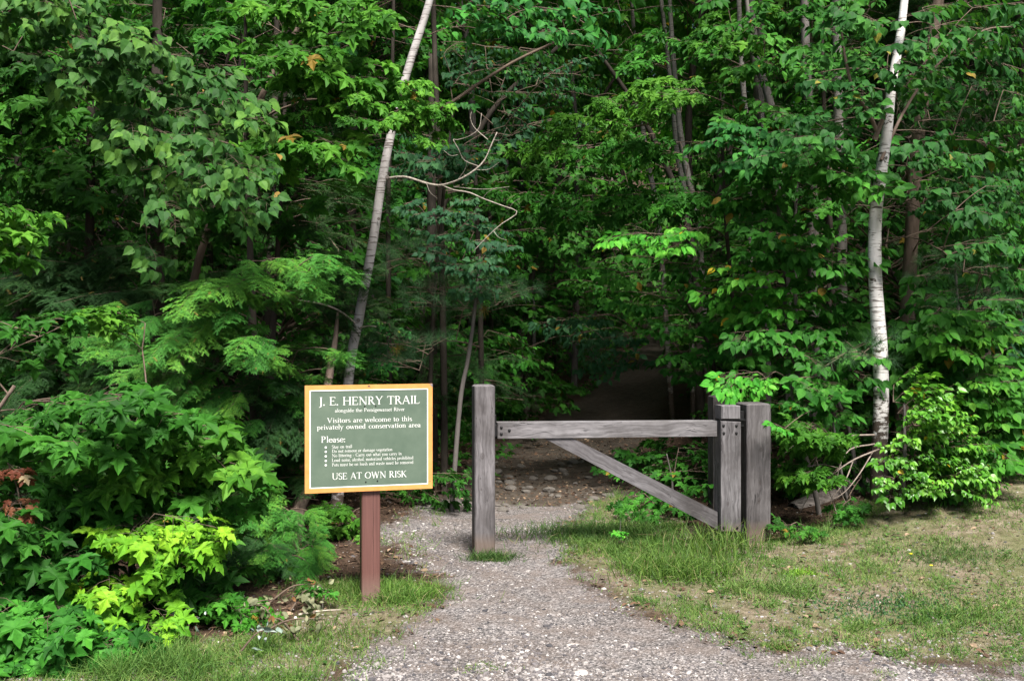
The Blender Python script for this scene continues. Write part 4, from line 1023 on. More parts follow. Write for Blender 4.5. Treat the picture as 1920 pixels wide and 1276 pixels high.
# --- white birch at the right
bp_ = trunk_px([(1652, 965, 7.3, 40), (1648, 870, 7.3, 30), (1652, 760, 7.3, 28), (1650, 660, 7.3, 28), (1642, 540, 7.3, 25), (1640, 460, 7.3, 24), (1643, 390, 7.3, 23), (1654, 310, 7.3, 21), (1664, 240, 7.25, 19), (1672, 160, 7.2, 17), (1686, 80, 7.2, 16), (1696, 0, 7.2, 14), (1712, -140, 7.2, 14), (1725, -380, 7.2, 9)])
birch = plant('white_birch', 'white-barked birch with dark marks on the right, taller than the bushes round it', 'tree', (bp_[0][0][0], bp_[0][0][1]), bp_, L_BIRCH,
    [rg([(1560, 20), (1700, 0), (1760, 60), (1700, 170), (1600, 220), (1500, 130)], 14, (6.8, 7.3), 'birch', s=(.7, 1)),
     rg([(1480, 200), (1620, 230), (1600, 330), (1430, 290)], 8, (6.7, 7.2), 'birch', s=(.6, .9)),
     rg([(1710, 0), (1940, 0), (1940, 300), (1780, 330), (1720, 200)], 36, (7.1, 8.1), 'birch', s=(.7, 1)),
     rg([(1700, 230), (1800, 280), (1790, 420), (1700, 430)], 10, (6.8, 7.5), 'birch', s=(.6, .9)),
     rg([(1780, 320), (1900, 300), (1900, 560), (1840, 560), (1780, 440)], 18, (6.6, 7.4), 'birch', s=(.6, .95)),
     rg([(1450, -200), (1950, -200), (1950, -50), (1450, -50)], 12, (8, 9), 'birch')], bark=B_BIRCH, sides=16, rough=.04)
b0 = np.array(birch.location)
mb = MB()
pxl([(1646, 250, 7.2), (1625, 205, 7.1), (1600, 170, 7.0), (1585, 110, 6.9), (1578, 60, 6.9)], 9, 4, mb, b0, 7)
pxl([(1640, 262, 7.2), (1650, 235, 7.18), (1660, 215, 7.15)], 12, 8, mb, b0, 7, n=8)
pxl([(1652, 300, 7.25), (1700, 200, 7.3), (1760, 120, 7.3), (1840, 60, 7.2), (1900, 50, 7.1)], 7, 3, mb, b0, 7)
mb.build('branch', B_BROWN, birch)
mb = MB()
for k, (u0, v0, pts) in enumerate([(1640, 815, [(1590, 818), (1545, 840), (1520, 880), (1500, 915)]), (1648, 842, [(1600, 862), (1560, 890), (1520, 925), (1500, 960)]),
        (1640, 832, [(1590, 845), (1570, 900), (1590, 950)]), (1636, 848, [(1610, 890), (1580, 925), (1540, 945)]), (1600, 862, [(1585, 900), (1560, 935), (1555, 965)]), (1545, 840, [(1500, 830), (1470, 850)]),
        (1530, 860, [(1545, 900), (1562, 940), (1575, 985)]), (1575, 878, [(1540, 870), (1505, 880), (1485, 905)])]):
    Y = 7.05 - .04 * k; pxl([(u0, v0, 7.2)] + [(a, b, Y - .03 * i) for i, (a, b) in enumerate(pts)], 4.2 - .3 * k, 1.2, mb, b0, 7, sides=4, n=14)
mb.build('dead_twigs', plain('grey_twig', (.22, .18, .155), .9, 0, .3, 50), birch)

# --- birch branches hanging in from the upper left
plant('birch_tree', 'drooping grey-green birch boughs hanging in from the top left corner', 'tree', (-3.9, 6.6), [((-3.9, 6.6, 0), .10), ((-3.8, 6.6, 2), .085), ((-3.6, 6.5, 3.6), .07), ((-3.4, 6.5, 5.5), .04)], L_BIRCHG,
    [rg([(-80, -60), (220, -40), (240, 60), (150, 130), (60, 140), (-60, 90)], 20, (5.5, 6.1), 'birch', s=(.65, .95), above=.1),
     rg([(90, 120), (250, 60), (420, 150), (500, 190), (420, 260), (230, 240)], 32, (5.5, 6.1), 'birch', s=(.6, .95), above=.1),
     rg([(190, 210), (380, 240), (500, 290), (500, 380), (440, 410), (420, 320), (330, 400), (320, 470), (270, 470), (290, 380), (230, 300)], 26, (5.4, 5.9), 'birch', s=(.5, .8), above=.1, lift=-.3),
     rg([(-200, -250), (400, -250), (400, -80), (-200, -80)], 10, (6.2, 7.2), 'birch', above=.1)], bark=B_BROWN)

# --- maple whose slim stem leans across the upper left
tm = trunk_px([(300, 985, 7.6, 26), (335, 700, 7.6, 17), (372, 490, 7.6, 15), (430, 330, 7.6, 13), (505, 150, 7.6, 12), (585, 0, 7.5, 11), (660, -200, 7.4, 8)])
plant('slim_maple', 'slim maple leaning right, its bright sprays crossing in front of the pale leaning trunk', 'tree', (tm[0][0][0], tm[0][0][1]), tm, L_MAPLEB,
    [rg([(700, 130), (790, 150), (820, 200), (800, 270), (730, 215)], 9, (6.2, 6.6), 'maple', s=(.4, .65), dir=(.6, -.7, 0)), rg([(490, 0), (690, 0), (680, 60), (500, 60)], 12, (6.2, 6.8), 'maple', s=(.7, 1)),
     rg([(480, 85), (640, 70), (690, 140), (640, 165), (480, 130)], 14, (6.1, 6.8), 'maple', s=(.7, 1)),
     rg([(560, 150), (740, 150), (790, 190), (800, 240), (700, 225), (560, 210)], 17, (6.1, 6.7), 'maple', s=(.5, .8)),
     rg([(480, 215), (640, 240), (650, 320), (560, 300), (470, 290)], 15, (6.1, 6.8), 'maple', s=(.65, .95)),
     rg([(240, 0), (480, 0), (480, 260), (330, 420), (240, 300)], 22, (6.9, 7.8), 'maple', mat=L_MAPLE),
     rg([(380, 380), (560, 330), (560, 440), (400, 470)], 7, (7.0, 7.6), 'maple', mat=L_MAPLE, s=(.6, .9)),
     rg([(400, -220), (760, -220), (760, -60), (400, -60)], 10, (7.6, 8.6), 'maple')], bark=B_BROWN)
# --- maples by the left edge
plant('maple_tree', 'dim green maple behind the hanging birch boughs at the upper left', 'tree', (-3.2, 7.2), [((-3.2, 7.2, 0), .05), ((-3.05, 7.15, 1.6), .035), ((-3.0, 7.1, 3.2), .028), ((-3.0, 7.1, 5), .015)], L_MAPLE,
    [rg([(0, 120), (160, 150), (250, 260), (230, 380), (100, 350), (0, 300)], 24, (6.5, 7.1), 'maple'), rg([(0, -30), (200, -30), (150, 130), (0, 130)], 10, (6.7, 7.3), 'maple'),
     rg([(0, 300), (240, 340), (330, 440), (200, 460), (0, 420)], 9, (6.9, 7.4), 'maple', s=(.6, .9))], bark=B_DARK)
plant('maple_sapling', 'yellowish-green maple spray poking in at the left edge halfway up', 'sapling', (-3.3, 5.6), [((-3.3, 5.6, 0.1), .02), ((-3.15, 5.6, 1.2), .015), ((-3.05, 5.5, 2.3), .008)], L_MAPLEB,
    [rg([(-60, 370), (20, 370), (40, 440), (10, 480), (-60, 480)], 6, (5.3, 5.6), 'maple', s=(.7, .9))], bark=B_BROWN, crown='foliage', trunkname='stem')
plant('maple_sapling', 'large-leaved mid-green maple sapling spreading from the left edge level with the notice board', 'sapling', (-2.9, 5.1), [((-2.9, 5.1, .1), .022), ((-2.8, 5.05, .7), .016), ((-2.5, 5.0, 1.15), .009)], L_MAPLE,
    [rg([(0, 850), (220, 840), (300, 900), (260, 960), (60, 1000), (0, 960)], 14, (4.9, 5.2), 'maple', s=(.7, .95)), rg([(0, 730), (120, 720), (230, 720), (280, 770), (270, 810), (160, 830), (0, 850)], 14, (4.55, 5.0), 'maple', s=(.75, 1)),
     rg([(-40, 600), (60, 580), (110, 600), (60, 640), (-40, 640)], 3, (4.8, 5.2), 'maple', s=(.7, .95)),
     rg([(0, 880), (90, 940), (80, 1030), (0, 1060)], 6, (4.5, 4.8), 'maple', s=(.7, .95)),
     rg([(10, 860), (40, 860), (40, 980), (20, 960)], 2, (4.5, 4.6), 'maple', mat=L_RED, s=(.35, .45))], bark=B_BROWN, crown='foliage', trunkname='stem')
plant('maple_sapling', 'green maple sapling filling the left thicket below the hemlock boughs', 'sapling', (-2.05, 5.35), [((-2.05, 5.35, .05), .02), ((-2.0, 5.3, .6), .014), ((-1.9, 5.2, 1.0), .008)], L_MAPLEB,
    [rg([(230, 850), (270, 800), (350, 790), (420, 860), (400, 890), (240, 900)], 9, (4.9, 5.2), 'maple', s=(.75, 1)),
     rg([(120, 900), (330, 900), (330, 950), (130, 950)], 2, (5.0, 5.3), 'maple', mat=L_MAPLE),
     rg([(160, 570), (240, 560), (250, 620), (190, 620)], 2, (5.2, 5.4), 'maple', s=(.6, .8)),
     rg([(100, 1040), (420, 1010), (420, 1160), (250, 1200), (60, 1180)], 18, (4.85, 5.2), 'maple', mat=L_MAPLE)], bark=B_BROWN, crown='foliage', trunkname='stem')
plant('maple_sapling', 'glowing yellow-green maple sapling in the lower left thicket', 'sapling', (-1.95, 4.95), [((-1.95, 4.95, .05), .014), ((-1.95, 4.9, .35), .01), ((-1.9, 4.85, .65), .006)], L_MAPLEY,
    [rg([(200, 980), (390, 955), (400, 1000), (330, 1030), (200, 1020)], 10, (4.65, 4.9), 'maple', s=(.55, .75)), rg([(110, 1080), (280, 1065), (290, 1120), (130, 1120)], 6, (4.6, 4.85), 'maple', s=(.5, .75)),
     rg([(210, 1190), (300, 1180), (300, 1220), (220, 1220)], 3, (4.45, 4.6), 'maple', s=(.45, .6)), rg([(135, 1150), (150, 1150), (150, 1180), (140, 1180)], 2, (4.5, 4.6), 'maple', mat=L_RED, s=(.3, .4))], bark=B_BROWN, crown='foliage', trunkname='stem')
plant('maple_sapling', 'dark bushy maple sapling in the bottom left corner', 'sapling', (-2.5, 4.75), [((-2.5, 4.75, .05), .014), ((-2.5, 4.7, .3), .01), ((-2.5, 4.7, .55), .006)], L_MAPLE,
    [rg([(0, 1100), (120, 1120), (150, 1290), (-40, 1290)], 30, (4.3, 4.6), 'maple', s=(.6, .9)), rg([(0, 1010), (140, 1030), (160, 1130), (0, 1130)], 12, (4.6, 4.9), 'maple', s=(.6, .9)), rg([(100, 1170), (240, 1190), (230, 1245), (100, 1270)], 14, (4.3, 4.55), 'maple', s=(.5, .7))], bark=B_BROWN, crown='foliage', trunkname='stem')
plant('maple_sapling', 'small maple sapling low down beside the heap of withered leaves', 'sapling', (-1.6, 5.0), [((-1.6, 5.0, .03), .008), ((-1.6, 4.97, .2), .006), ((-1.6, 4.95, .4), .004)], L_MAPLEB,
    [rg([(370, 1110), (450, 1100), (470, 1150), (400, 1170)], 4, (4.75, 4.95), 'maple', s=(.4, .6)), rg([(340, 920), (440, 930), (430, 1080), (350, 1090)], 7, (5.1, 5.3), 'maple', mat=L_MAPLE, s=(.6, .8))], bark=B_BROWN, crown='foliage', trunkname='stem')

# --- hemlocks
th = trunk_px([(486, 1040, 6.5, 26), (478, 760, 6.5, 20), (470, 500, 6.6, 13), (462, 250, 6.6, 9), (460, 0, 6.6, 6)])
plant('hemlock_tree', 'feathery green hemlock reaching out over the thicket left of the notice board', 'tree', (th[0][0][0], th[0][0][1]), th, L_HEM,
    [rg([(330, 520), (470, 480), (620, 460), (620, 500), (560, 560), (380, 570)], 30, (5.7, 6.3), 'hemlock', s=(.4, .75), dir=(.35, -.8, 0)),
     rg([(250, 590), (400, 570), (520, 620), (520, 680), (420, 650), (280, 650)], 26, (5.6, 6.2), 'hemlock', s=(.4, .7), dir=(.2, -.8, -.1)),
     rg([(120, 560), (300, 560), (330, 700), (200, 700)], 14, (5.7, 6.3), 'hemlock', s=(.4, .7)), rg([(280, 780), (480, 780), (500, 900), (430, 960), (330, 900)], 22, (5.7, 6.3), 'hemlock', s=(.4, .7)), rg([(430, 940), (600, 960), (610, 1070), (480, 1090)], 16, (5.8, 6.3), 'hemlock', s=(.35, .6)), rg([(480, 1000), (610, 1010), (600, 1070), (460, 1100)], 14, (5.5, 6.0), 'hemlock', s=(.3, .5)), rg([(500, 640), (640, 640), (600, 760), (500, 800)], 12, (6.2, 6.7), 'hemlock', s=(.4, .7)),
     rg([(270, 680), (360, 680), (430, 740), (420, 800), (330, 760)], 16, (5.7, 6.2), 'hemlock', s=(.4, .65), lift=-.25),
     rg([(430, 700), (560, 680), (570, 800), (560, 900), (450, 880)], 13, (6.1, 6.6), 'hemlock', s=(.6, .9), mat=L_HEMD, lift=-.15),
     rg([(440, 900), (560, 930), (520, 1000), (400, 960)], 9, (5.9, 6.3), 'hemlock', s=(.5, .8), lift=-.1),
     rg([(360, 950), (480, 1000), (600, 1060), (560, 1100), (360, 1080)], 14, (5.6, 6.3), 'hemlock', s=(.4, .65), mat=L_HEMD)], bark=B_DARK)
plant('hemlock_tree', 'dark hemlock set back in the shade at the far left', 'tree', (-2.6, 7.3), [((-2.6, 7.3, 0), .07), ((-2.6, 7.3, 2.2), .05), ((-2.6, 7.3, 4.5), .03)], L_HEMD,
    [rg([(0, 480), (250, 470), (260, 700), (0, 740)], 22, (6.5, 7.2), 'hemlock'), rg([(80, 420), (330, 440), (300, 560), (120, 560)], 12, (6.6, 7.2), 'hemlock'),
     rg([(150, 780), (350, 780), (340, 960), (150, 960)], 14, (6.2, 6.9), 'hemlock', lift=-.2), rg([(0, 850), (150, 850), (150, 1150), (0, 1150)], 12, (5.8, 6.6), 'hemlock')], bark=B_DARK)
th = trunk_px([(505, 1010, 7.4, 20), (508, 700, 7.4, 13), (530, 300, 7.4, 8), (540, 0, 7.4, 5)])
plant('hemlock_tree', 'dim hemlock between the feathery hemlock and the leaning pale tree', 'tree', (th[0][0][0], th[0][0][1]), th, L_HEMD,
    [rg([(520, 500), (680, 470), (660, 640), (540, 660)], 14, (7.2, 7.9), 'hemlock', s=(.6, .9)), rg([(380, 180), (560, 160), (560, 430), (400, 460)], 16, (7.2, 7.9), 'hemlock', s=(.6, .9)), rg([(560, 330), (700, 330), (680, 460), (560, 480)], 10, (7.5, 8.2), 'hemlock', s=(.6, .9)),
     rg([(540, 680), (640, 640), (640, 760), (560, 900)], 8, (7.3, 7.9), 'hemlock', s=(.5, .8), lift=-.2)], bark=B_DARK)
# --- crooked brown trunk beside the notice board, and other thin stems in the shade
def stem(name, label, lst, bark, group=None, sides=8, lean_top=None, crown=None):
    tp = trunk_px(lst); b = tp[0][0]; base = (b[0], b[1]); z0 = float(gz(*base)); tp[0] = (np.array([b[0], b[1], z0 - .05]), tp[0][1])
    return plant(name, label, 'tree', base, tp, L_OVAL, crown or [], bark=bark, group=group, sides=sides, rough=.1)
stem('crooked_tree', 'crooked brown trunk bending out beside the bottom left corner of the notice board', [(548, 985, 6.3, 30), (562, 950, 6.3, 24), (580, 915, 6.4, 24), (600, 830, 6.6, 20), (618, 700, 6.9, 15), (628, 640, 7.0, 10), (634, 580, 7.1, 5)], B_BROWN)
SM = [('tall dark trunk leaning right behind the top of the white birch', [(1690, 900, 9.0, 34), (1705, 520, 9, 27), (1722, 250, 9, 25), (1742, 120, 9, 23), (1760, 0, 9, 20), (1790, -200, 9, 15)], B_BROWN),
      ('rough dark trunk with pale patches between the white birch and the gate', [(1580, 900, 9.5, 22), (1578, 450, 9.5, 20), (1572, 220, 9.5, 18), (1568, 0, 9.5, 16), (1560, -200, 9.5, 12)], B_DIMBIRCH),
      ('straight grey trunk rising through the leaves above the hinge post', [(1530, 900, 9.0, 26), (1526, 500, 9, 22), (1518, 250, 9, 19), (1510, 60, 9, 16), (1505, -200, 9, 12)], B_GREY),
      ('thin grey trunk curving leftward above the gate', [(1480, 900, 10, 18), (1478, 560, 10, 16), (1464, 340, 10, 17), (1445, 200, 10, 16), (1415, 80, 10, 14), (1400, -150, 10, 10)], B_GREY),
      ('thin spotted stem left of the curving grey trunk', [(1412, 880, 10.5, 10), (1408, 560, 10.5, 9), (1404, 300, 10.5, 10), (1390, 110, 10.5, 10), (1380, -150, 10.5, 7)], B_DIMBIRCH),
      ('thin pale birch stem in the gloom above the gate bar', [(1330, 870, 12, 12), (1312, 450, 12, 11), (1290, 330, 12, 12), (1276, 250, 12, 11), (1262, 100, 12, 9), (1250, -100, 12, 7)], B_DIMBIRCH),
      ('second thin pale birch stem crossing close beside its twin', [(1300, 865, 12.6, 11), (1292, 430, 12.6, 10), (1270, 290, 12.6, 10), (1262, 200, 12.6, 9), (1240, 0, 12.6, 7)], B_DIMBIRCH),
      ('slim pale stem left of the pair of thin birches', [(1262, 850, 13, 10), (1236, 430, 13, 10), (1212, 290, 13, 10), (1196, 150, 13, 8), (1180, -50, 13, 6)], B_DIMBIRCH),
      ('thin light stem leaning right just left of the tall gate post', [(846, 880, 7.9, 10), (862, 760, 7.9, 9), (878, 670, 7.9, 8), (891, 572, 7.9, 7), (900, 480, 7.9, 4)], B_GREY),
      ('straight dark trunk between the notice board and the tall gate post', [(833, 930, 8.6, 14), (832, 700, 8.6, 13), (826, 400, 8.6, 12), (815, 100, 8.6, 10), (810, -100, 8.6, 8)], B_DARK),
      ('short-looking grey trunk showing just above the notice board', [(735, 930, 8.8, 11), (730, 680, 8.8, 10), (728, 380, 8.8, 9), (735, 150, 8.8, 7), (740, -100, 8.8, 5)], B_DARK),
      ('grey trunk half hidden under the boughs left of the hemlock trunk', [(500, 1000, 8.2, 22), (497, 700, 8.2, 18), (510, 400, 8.2, 14), (520, 0, 8.2, 10)], B_DARK),
      ('slanting twiggy stem in the leaves right of the hinge post', [(1560, 930, 8.0, 9), (1536, 830, 8, 8), (1480, 640, 8, 8), (1468, 480, 8, 7), (1450, 300, 8, 5)], B_GREY),
      ('leaning grey sapling stem standing before the fallen log', [(1538, 985, 7.2, 11), (1528, 920, 7.2, 10), (1510, 850, 7.2, 8), (1494, 800, 7.2, 6), (1480, 700, 7.3, 4)], B_GREY),
      ('distant pale trunk glimpsed left of the trail', [(975, 815, 15, 10), (968, 740, 15, 9), (955, 600, 15, 8), (950, 300, 15, 6)], B_DIMBIRCH),
      ('distant pale trunk nearest the trail in the dark', [(1008, 805, 16, 8), (1002, 740, 16, 7), (1000, 560, 16, 7), (990, 300, 16, 5)], B_DIMBIRCH),
      ('slender trunk behind the tall gate post, far back', [(925, 830, 13, 9), (922, 650, 13, 8), (918, 400, 13, 7), (915, 200, 13, 5)], B_DARK),
      ('dark trunk at the far left behind the maple leaves', [(28, 1000, 8, 16), (30, 600, 8, 14), (34, 300, 8, 13), (40, 0, 8, 10)], B_DARK)]
for lb_, lst, bk in SM: stem('slender_tree', lb_, lst, bk, 'slender trunks in the shade')

# --- mid maples over the trail
plant('maple_tree', 'maple with long pale green sprays reaching left over the trail above the gate', 'tree', P(1440, 700, 9.0)[:2], trunk_px([(1440, 850, 9, 14), (1436, 500, 9, 12), (1420, 200, 8.9, 10), (1400, 0, 8.8, 8), (1380, -200, 8.8, 5)]), L_MAPLE,
    [rg([(960, 290), (1040, 225), (1140, 180), (1300, 130), (1330, 165), (1200, 230), (1080, 260), (990, 330)], 30, (7.6, 8.1), 'maple', s=(.5, .8), mat=L_MAPLEB, dir=(-.6, -.6, 0)),
     rg([(1080, 270), (1230, 240), (1300, 270), (1200, 300), (1090, 300)], 10, (8.2, 8.8), 'maple', s=(.6, .9), dir=(-.5, -.6, 0)),
     rg([(900, 350), (1100, 360), (1340, 345), (1340, 380), (1150, 410), (920, 400)], 24, (8.3, 8.9), 'maple', s=(.6, .9), dir=(-.5, -.6, 0)),
     rg([(1300, 20), (1440, 0), (1460, 120), (1340, 150)], 12, (8.3, 8.9), 'maple', mat=L_MAPLEB, s=(.6, .9)),
     rg([(1180, 60), (1330, 60), (1330, 120), (1180, 130)], 8, (8.3, 9.2), 'maple', s=(.6, .9)),
     rg([(1330, 160), (1480, 200), (1480, 330), (1350, 300)], 12, (8.5, 9.2), 'maple', s=(.6, .9)),
     rg([(1100, -200), (1500, -200), (1500, -50), (1100, -50)], 10, (9, 10), 'maple')], bark=B_GREY)
plant('broadleaf_tree', 'broad-leaved tree whose bright spray hangs in the middle above the gate bar', 'tree', P(1380, 800, 9.2)[:2], trunk_px([(1380, 850, 9.2, 10), (1376, 600, 9.2, 8), (1360, 400, 9.1, 7), (1350, 150, 9.1, 4)]), L_OVAL,
    [rg([(1130, 430), (1300, 425), (1310, 460), (1150, 455)], 8, (7.8, 8.2), 'oval', mat=L_OVALB, s=(.6, .85), dir=(-.6, -.6, 0)),
     rg([(1080, 480), (1330, 470), (1330, 560), (1120, 560)], 16, (9, 9.8), 'oval', s=(.6, .9)),
     rg([(1150, 560), (1360, 560), (1350, 720), (1280, 700)], 16, (8.8, 9.6), 'oval', s=(.6, .9))], bark=B_DARK)
plant('broadleaf_sapling', 'dark sapling whose leaf cluster dangles over the trail in the shade', 'sapling', (2.2, 10.2), [((2.2, 10.2, 0), .03), ((2.0, 10.1, 1.2), .022), ((1.6, 10.0, 1.9), .012)], L_BIRCHD,
    [rg([(1020, 595), (1120, 590), (1210, 640), (1230, 690), (1150, 650), (1040, 620)], 12, (9.4, 10), 'oval', s=(.6, .85), dir=(-.6, -.5, 0)),
     rg([(1100, 650), (1160, 650), (1160, 720), (1110, 720)], 5, (9.3, 9.7), 'oval', s=(.5, .7), lift=-.4)], bark=B_DARK, crown='foliage', trunkname='stem')
plant('small_leaved_birch', 'small-leaved dark green birch right of the leaning pale trunk', 'tree', P(800, 880, 8.3)[:2], trunk_px([(800, 900, 8.3, 10), (812, 600, 8.3, 8), (830, 380, 8.2, 6), (850, 200, 8.2, 4)]), L_BIRCHD,
    [rg([(750, 370), (900, 370), (950, 450), (930, 540), (880, 560), (800, 440)], 26, (7.4, 8), 'smallbirch', s=(.6, .95)), rg([(740, 240), (890, 260), (900, 340), (760, 340)], 16, (7.8, 8.4), 'smallbirch'),
     rg([(690, 600), (760, 600), (740, 700), (690, 710)], 6, (7.6, 8), 'smallbirch', mat=L_BIRCH, s=(.5, .8)),
     rg([(840, 80), (1100, 90), (1120, 230), (900, 260)], 22, (8, 9.5), 'smallbirch')], bark=B_DARK)
plant('broadleaf_tree', 'leafy tree spreading over the upper right between the trail maple and the white birch', 'tree', P(1560, 850, 9.0)[:2], trunk_px([(1566, 880, 9.0, 12), (1560, 500, 9.0, 10), (1545, 200, 8.9, 8), (1540, 0, 8.8, 6)]), L_OVAL,
    [rg([(1330, -20), (1640, -20), (1640, 120), (1500, 230), (1350, 220)], 44, (7.7, 8.6), 'oval', s=(.5, .9)), rg([(1380, 230), (1560, 230), (1540, 420), (1400, 400)], 20, (8, 8.8), 'maple', mat=L_MAPLE, s=(.5, .9)),
     rg([(1700, 60), (1920, 60), (1920, 420), (1720, 420)], 30, (8.2, 9), 'birch', mat=L_BIRCH, s=(.7, 1))], bark=B_DARK)
plant('young_pine', 'young pine with long needle tufts behind the small-leaved birch', 'tree', P(900, 800, 8.8)[:2], trunk_px([(905, 880, 8.8, 12), (900, 560, 8.8, 10), (890, 300, 8.8, 7)]), L_PINE,
    [rg([(690, 630), (830, 640), (810, 690), (740, 690)], 6, (7.4, 7.9), 'pine', s=(.8, 1)), rg([(760, 545), (990, 530), (980, 590), (780, 600)], 9, (7.8, 8.4), 'pine', s=(.8, 1)),
     rg([(730, 450), (840, 440), (830, 500), (740, 500)], 5, (8, 8.5), 'pine', s=(.8, 1))], bark=B_DARK)
plant('young_pine', 'young pine with a needle tuft just in front of the white birch trunk', 'tree', P(1560, 850, 8.4)[:2], trunk_px([(1560, 900, 8.4, 12), (1556, 600, 8.4, 9), (1550, 400, 8.4, 6)]), L_PINE,
    [rg([(1580, 660), (1640, 650), (1640, 690), (1590, 690)], 3, (6.75, 6.95), 'pine', s=(.9, 1.05)), rg([(1380, 640), (1500, 640), (1500, 690), (1380, 690)], 4, (8, 8.4), 'pine')], bark=B_DARK)
plant('young_pine', 'young pine half hidden behind the birch leaves at the right edge', 'tree', P(1850, 700, 9.2)[:2], trunk_px([(1850, 850, 9.2, 16), (1850, 500, 9.2, 13), (1850, 150, 9.2, 9)]), L_PINE,
    [rg([(1740, 150), (1860, 150), (1860, 260), (1740, 260)], 8, (7.8, 8.6), 'pine', s=(.9, 1.1)), rg([(1740, 480), (1860, 470), (1860, 590), (1740, 590)], 9, (7.8, 8.4), 'pine', s=(.9, 1.1)),
     rg([(1800, 330), (1920, 330), (1920, 470), (1800, 470)], 7, (8, 8.6), 'pine', s=(.9, 1.1))], bark=B_DARK)

# --- right-hand broadleaf mass
plant('broadleaf_sapling', 'leafy green sapling left of the white birch, its sprays in tiers', 'sapling', P(1500, 900, 8.4)[:2], trunk_px([(1500, 920, 8.4, 12), (1495, 700, 8.3, 9), (1490, 450, 8.2, 7), (1500, 250, 8.1, 4)]), L_OVAL,
    [rg([(1340, 225), (1500, 240), (1500, 300), (1360, 300)], 9, (7.2, 7.7), 'oval', s=(.7, .95), mat=L_BIRCH), rg([(1480, 260), (1640, 270), (1640, 360), (1500, 350)], 14, (7.1, 7.7), 'oval', s=(.7, 1)),
     rg([(1400, 380), (1560, 400), (1550, 490), (1420, 470)], 13, (7.3, 7.9), 'oval', s=(.7, 1)), rg([(1360, 480), (1520, 510), (1500, 600), (1330, 560)], 13, (7.4, 8.0), 'oval', s=(.7, 1), mat=L_OVALB),
     rg([(1540, 440), (1620, 440), (1620, 640), (1530, 640)], 12, (7.4, 7.9), 'oval', s=(.6, .9)), rg([(1390, 600), (1620, 600), (1620, 700), (1390, 690)], 18, (7.3, 8), 'oval', s=(.7, .95)),
     rg([(1380, 300), (1480, 310), (1440, 400), (1370, 390)], 8, (7.8, 8.3), 'oval', s=(.7, 1))], bark=B_GREY, crown='foliage', trunkname='stem')
plant('broadleaf_sapling', 'low leafy sapling reaching over the top of the hinge post', 'sapling', P(1610, 930, 7.4)[:2], trunk_px([(1610, 940, 7.6, 10), (1590, 800, 7.5, 8), (1540, 700, 7.3, 6)]), L_OVAL,
    [rg([(1360, 700), (1440, 695), (1480, 725), (1380, 725)], 6, (7.0, 7.3), 'oval', s=(.5, .75), mat=L_OVALB, dir=(-.7, -.5, 0)), rg([(1480, 690), (1570, 690), (1570, 780), (1490, 780)], 11, (7.0, 7.6), 'oval', s=(.6, .9)),
     rg([(1460, 780), (1480, 780), (1480, 810), (1460, 810)], 1, (6.5, 6.55), 'oval', s=(.35, .45), mat=L_OVALB, dir=(-.6, -.5, 0))], bark=B_GREY, crown='foliage', trunkname='stem')
plant('maple_sapling', 'small bright maple sapling with sprays between the hinge post and the white birch', 'sapling', P(1600, 980, 7.2)[:2], trunk_px([(1600, 985, 7.2, 7), (1580, 900, 7.1, 6), (1560, 780, 7.0, 4)]), L_MAPLEB,
    [rg([(1490, 795), (1570, 800), (1570, 840), (1490, 830)], 10, (6.7, 7.0), 'maple', s=(.5, .75), dir=(-.4, -.6, 0)), rg([(1490, 875), (1560, 875), (1560, 905), (1490, 905)], 8, (6.7, 6.9), 'maple', s=(.4, .55), dir=(-.6, -.5, 0)),
     rg([(1560, 830), (1600, 840), (1620, 880), (1570, 900), (1470, 890), (1480, 830)], 14, (7.5, 8.0), 'maple', s=(.5, .7), mat=L_MAPLE)], bark=B_GREY, crown='foliage', trunkname='stem')
plant('maple_sapling', 'tiny dark maple seedling in front of the fallen log', 'sapling', G(1590, 965), [((*G(1590, 965), float(gz(*G(1590, 965)))), .005), (P(1592, 930, 7.0), .004), (P(1592, 900, 6.9), .003)], L_MAPLE,
    [rg([(1570, 940), (1620, 935), (1620, 975), (1575, 975)], 4, (6.8, 7.0), 'maple', s=(.35, .5))], crown='foliage', trunkname='stem')
plant('maple_sapling', 'tiny dark maple seedling right against the foot of the hinge post', 'sapling', P(1468, 1005, 6.75)[:2], [(P(1468, 1010, 6.75), .004), (P(1470, 985, 6.7), .003)], L_MAPLE,
    [rg([(1455, 975), (1530, 985), (1520, 1005), (1460, 1005)], 4, (6.55, 6.7), 'maple', s=(.3, .42))], crown='foliage', trunkname='stem')
plant('shrub', 'dense dark green bush with hanging oval leaves at the right edge', 'shrub', (3.75, 8.3), [((3.75, 8.3, .25), .03), ((3.7, 8.2, 1.1), .02), ((3.6, 8.1, 2.0), .01)], L_OVAL,
    [rg([(1700, 480), (1790, 560), (1880, 600), (1900, 720), (1890, 860), (1820, 820), (1760, 740), (1690, 700)], 58, (7.3, 8.0), 'oval', s=(.7, 1), lift=-.1),
     rg([(1820, 700), (1900, 680), (1900, 880), (1830, 860)], 16, (7.0, 7.5), 'oval', s=(.5, .85), mat=L_OVALB), rg([(1740, 600), (1880, 590), (1890, 640), (1750, 650)], 9, (7.1, 7.3), 'oval', s=(.6, .85), mat=L_OVALB), rg([(1840, 560), (1960, 600), (1960, 860), (1880, 860)], 18, (7.8, 8.6), 'oval', s=(.7, 1), mat=L_BIRCHD),
     rg([(1680, 600), (1740, 620), (1740, 740), (1690, 740)], 8, (7.3, 7.7), 'birch', s=(.5, .8))], bark=B_GREY, crown='foliage', trunkname='stem')
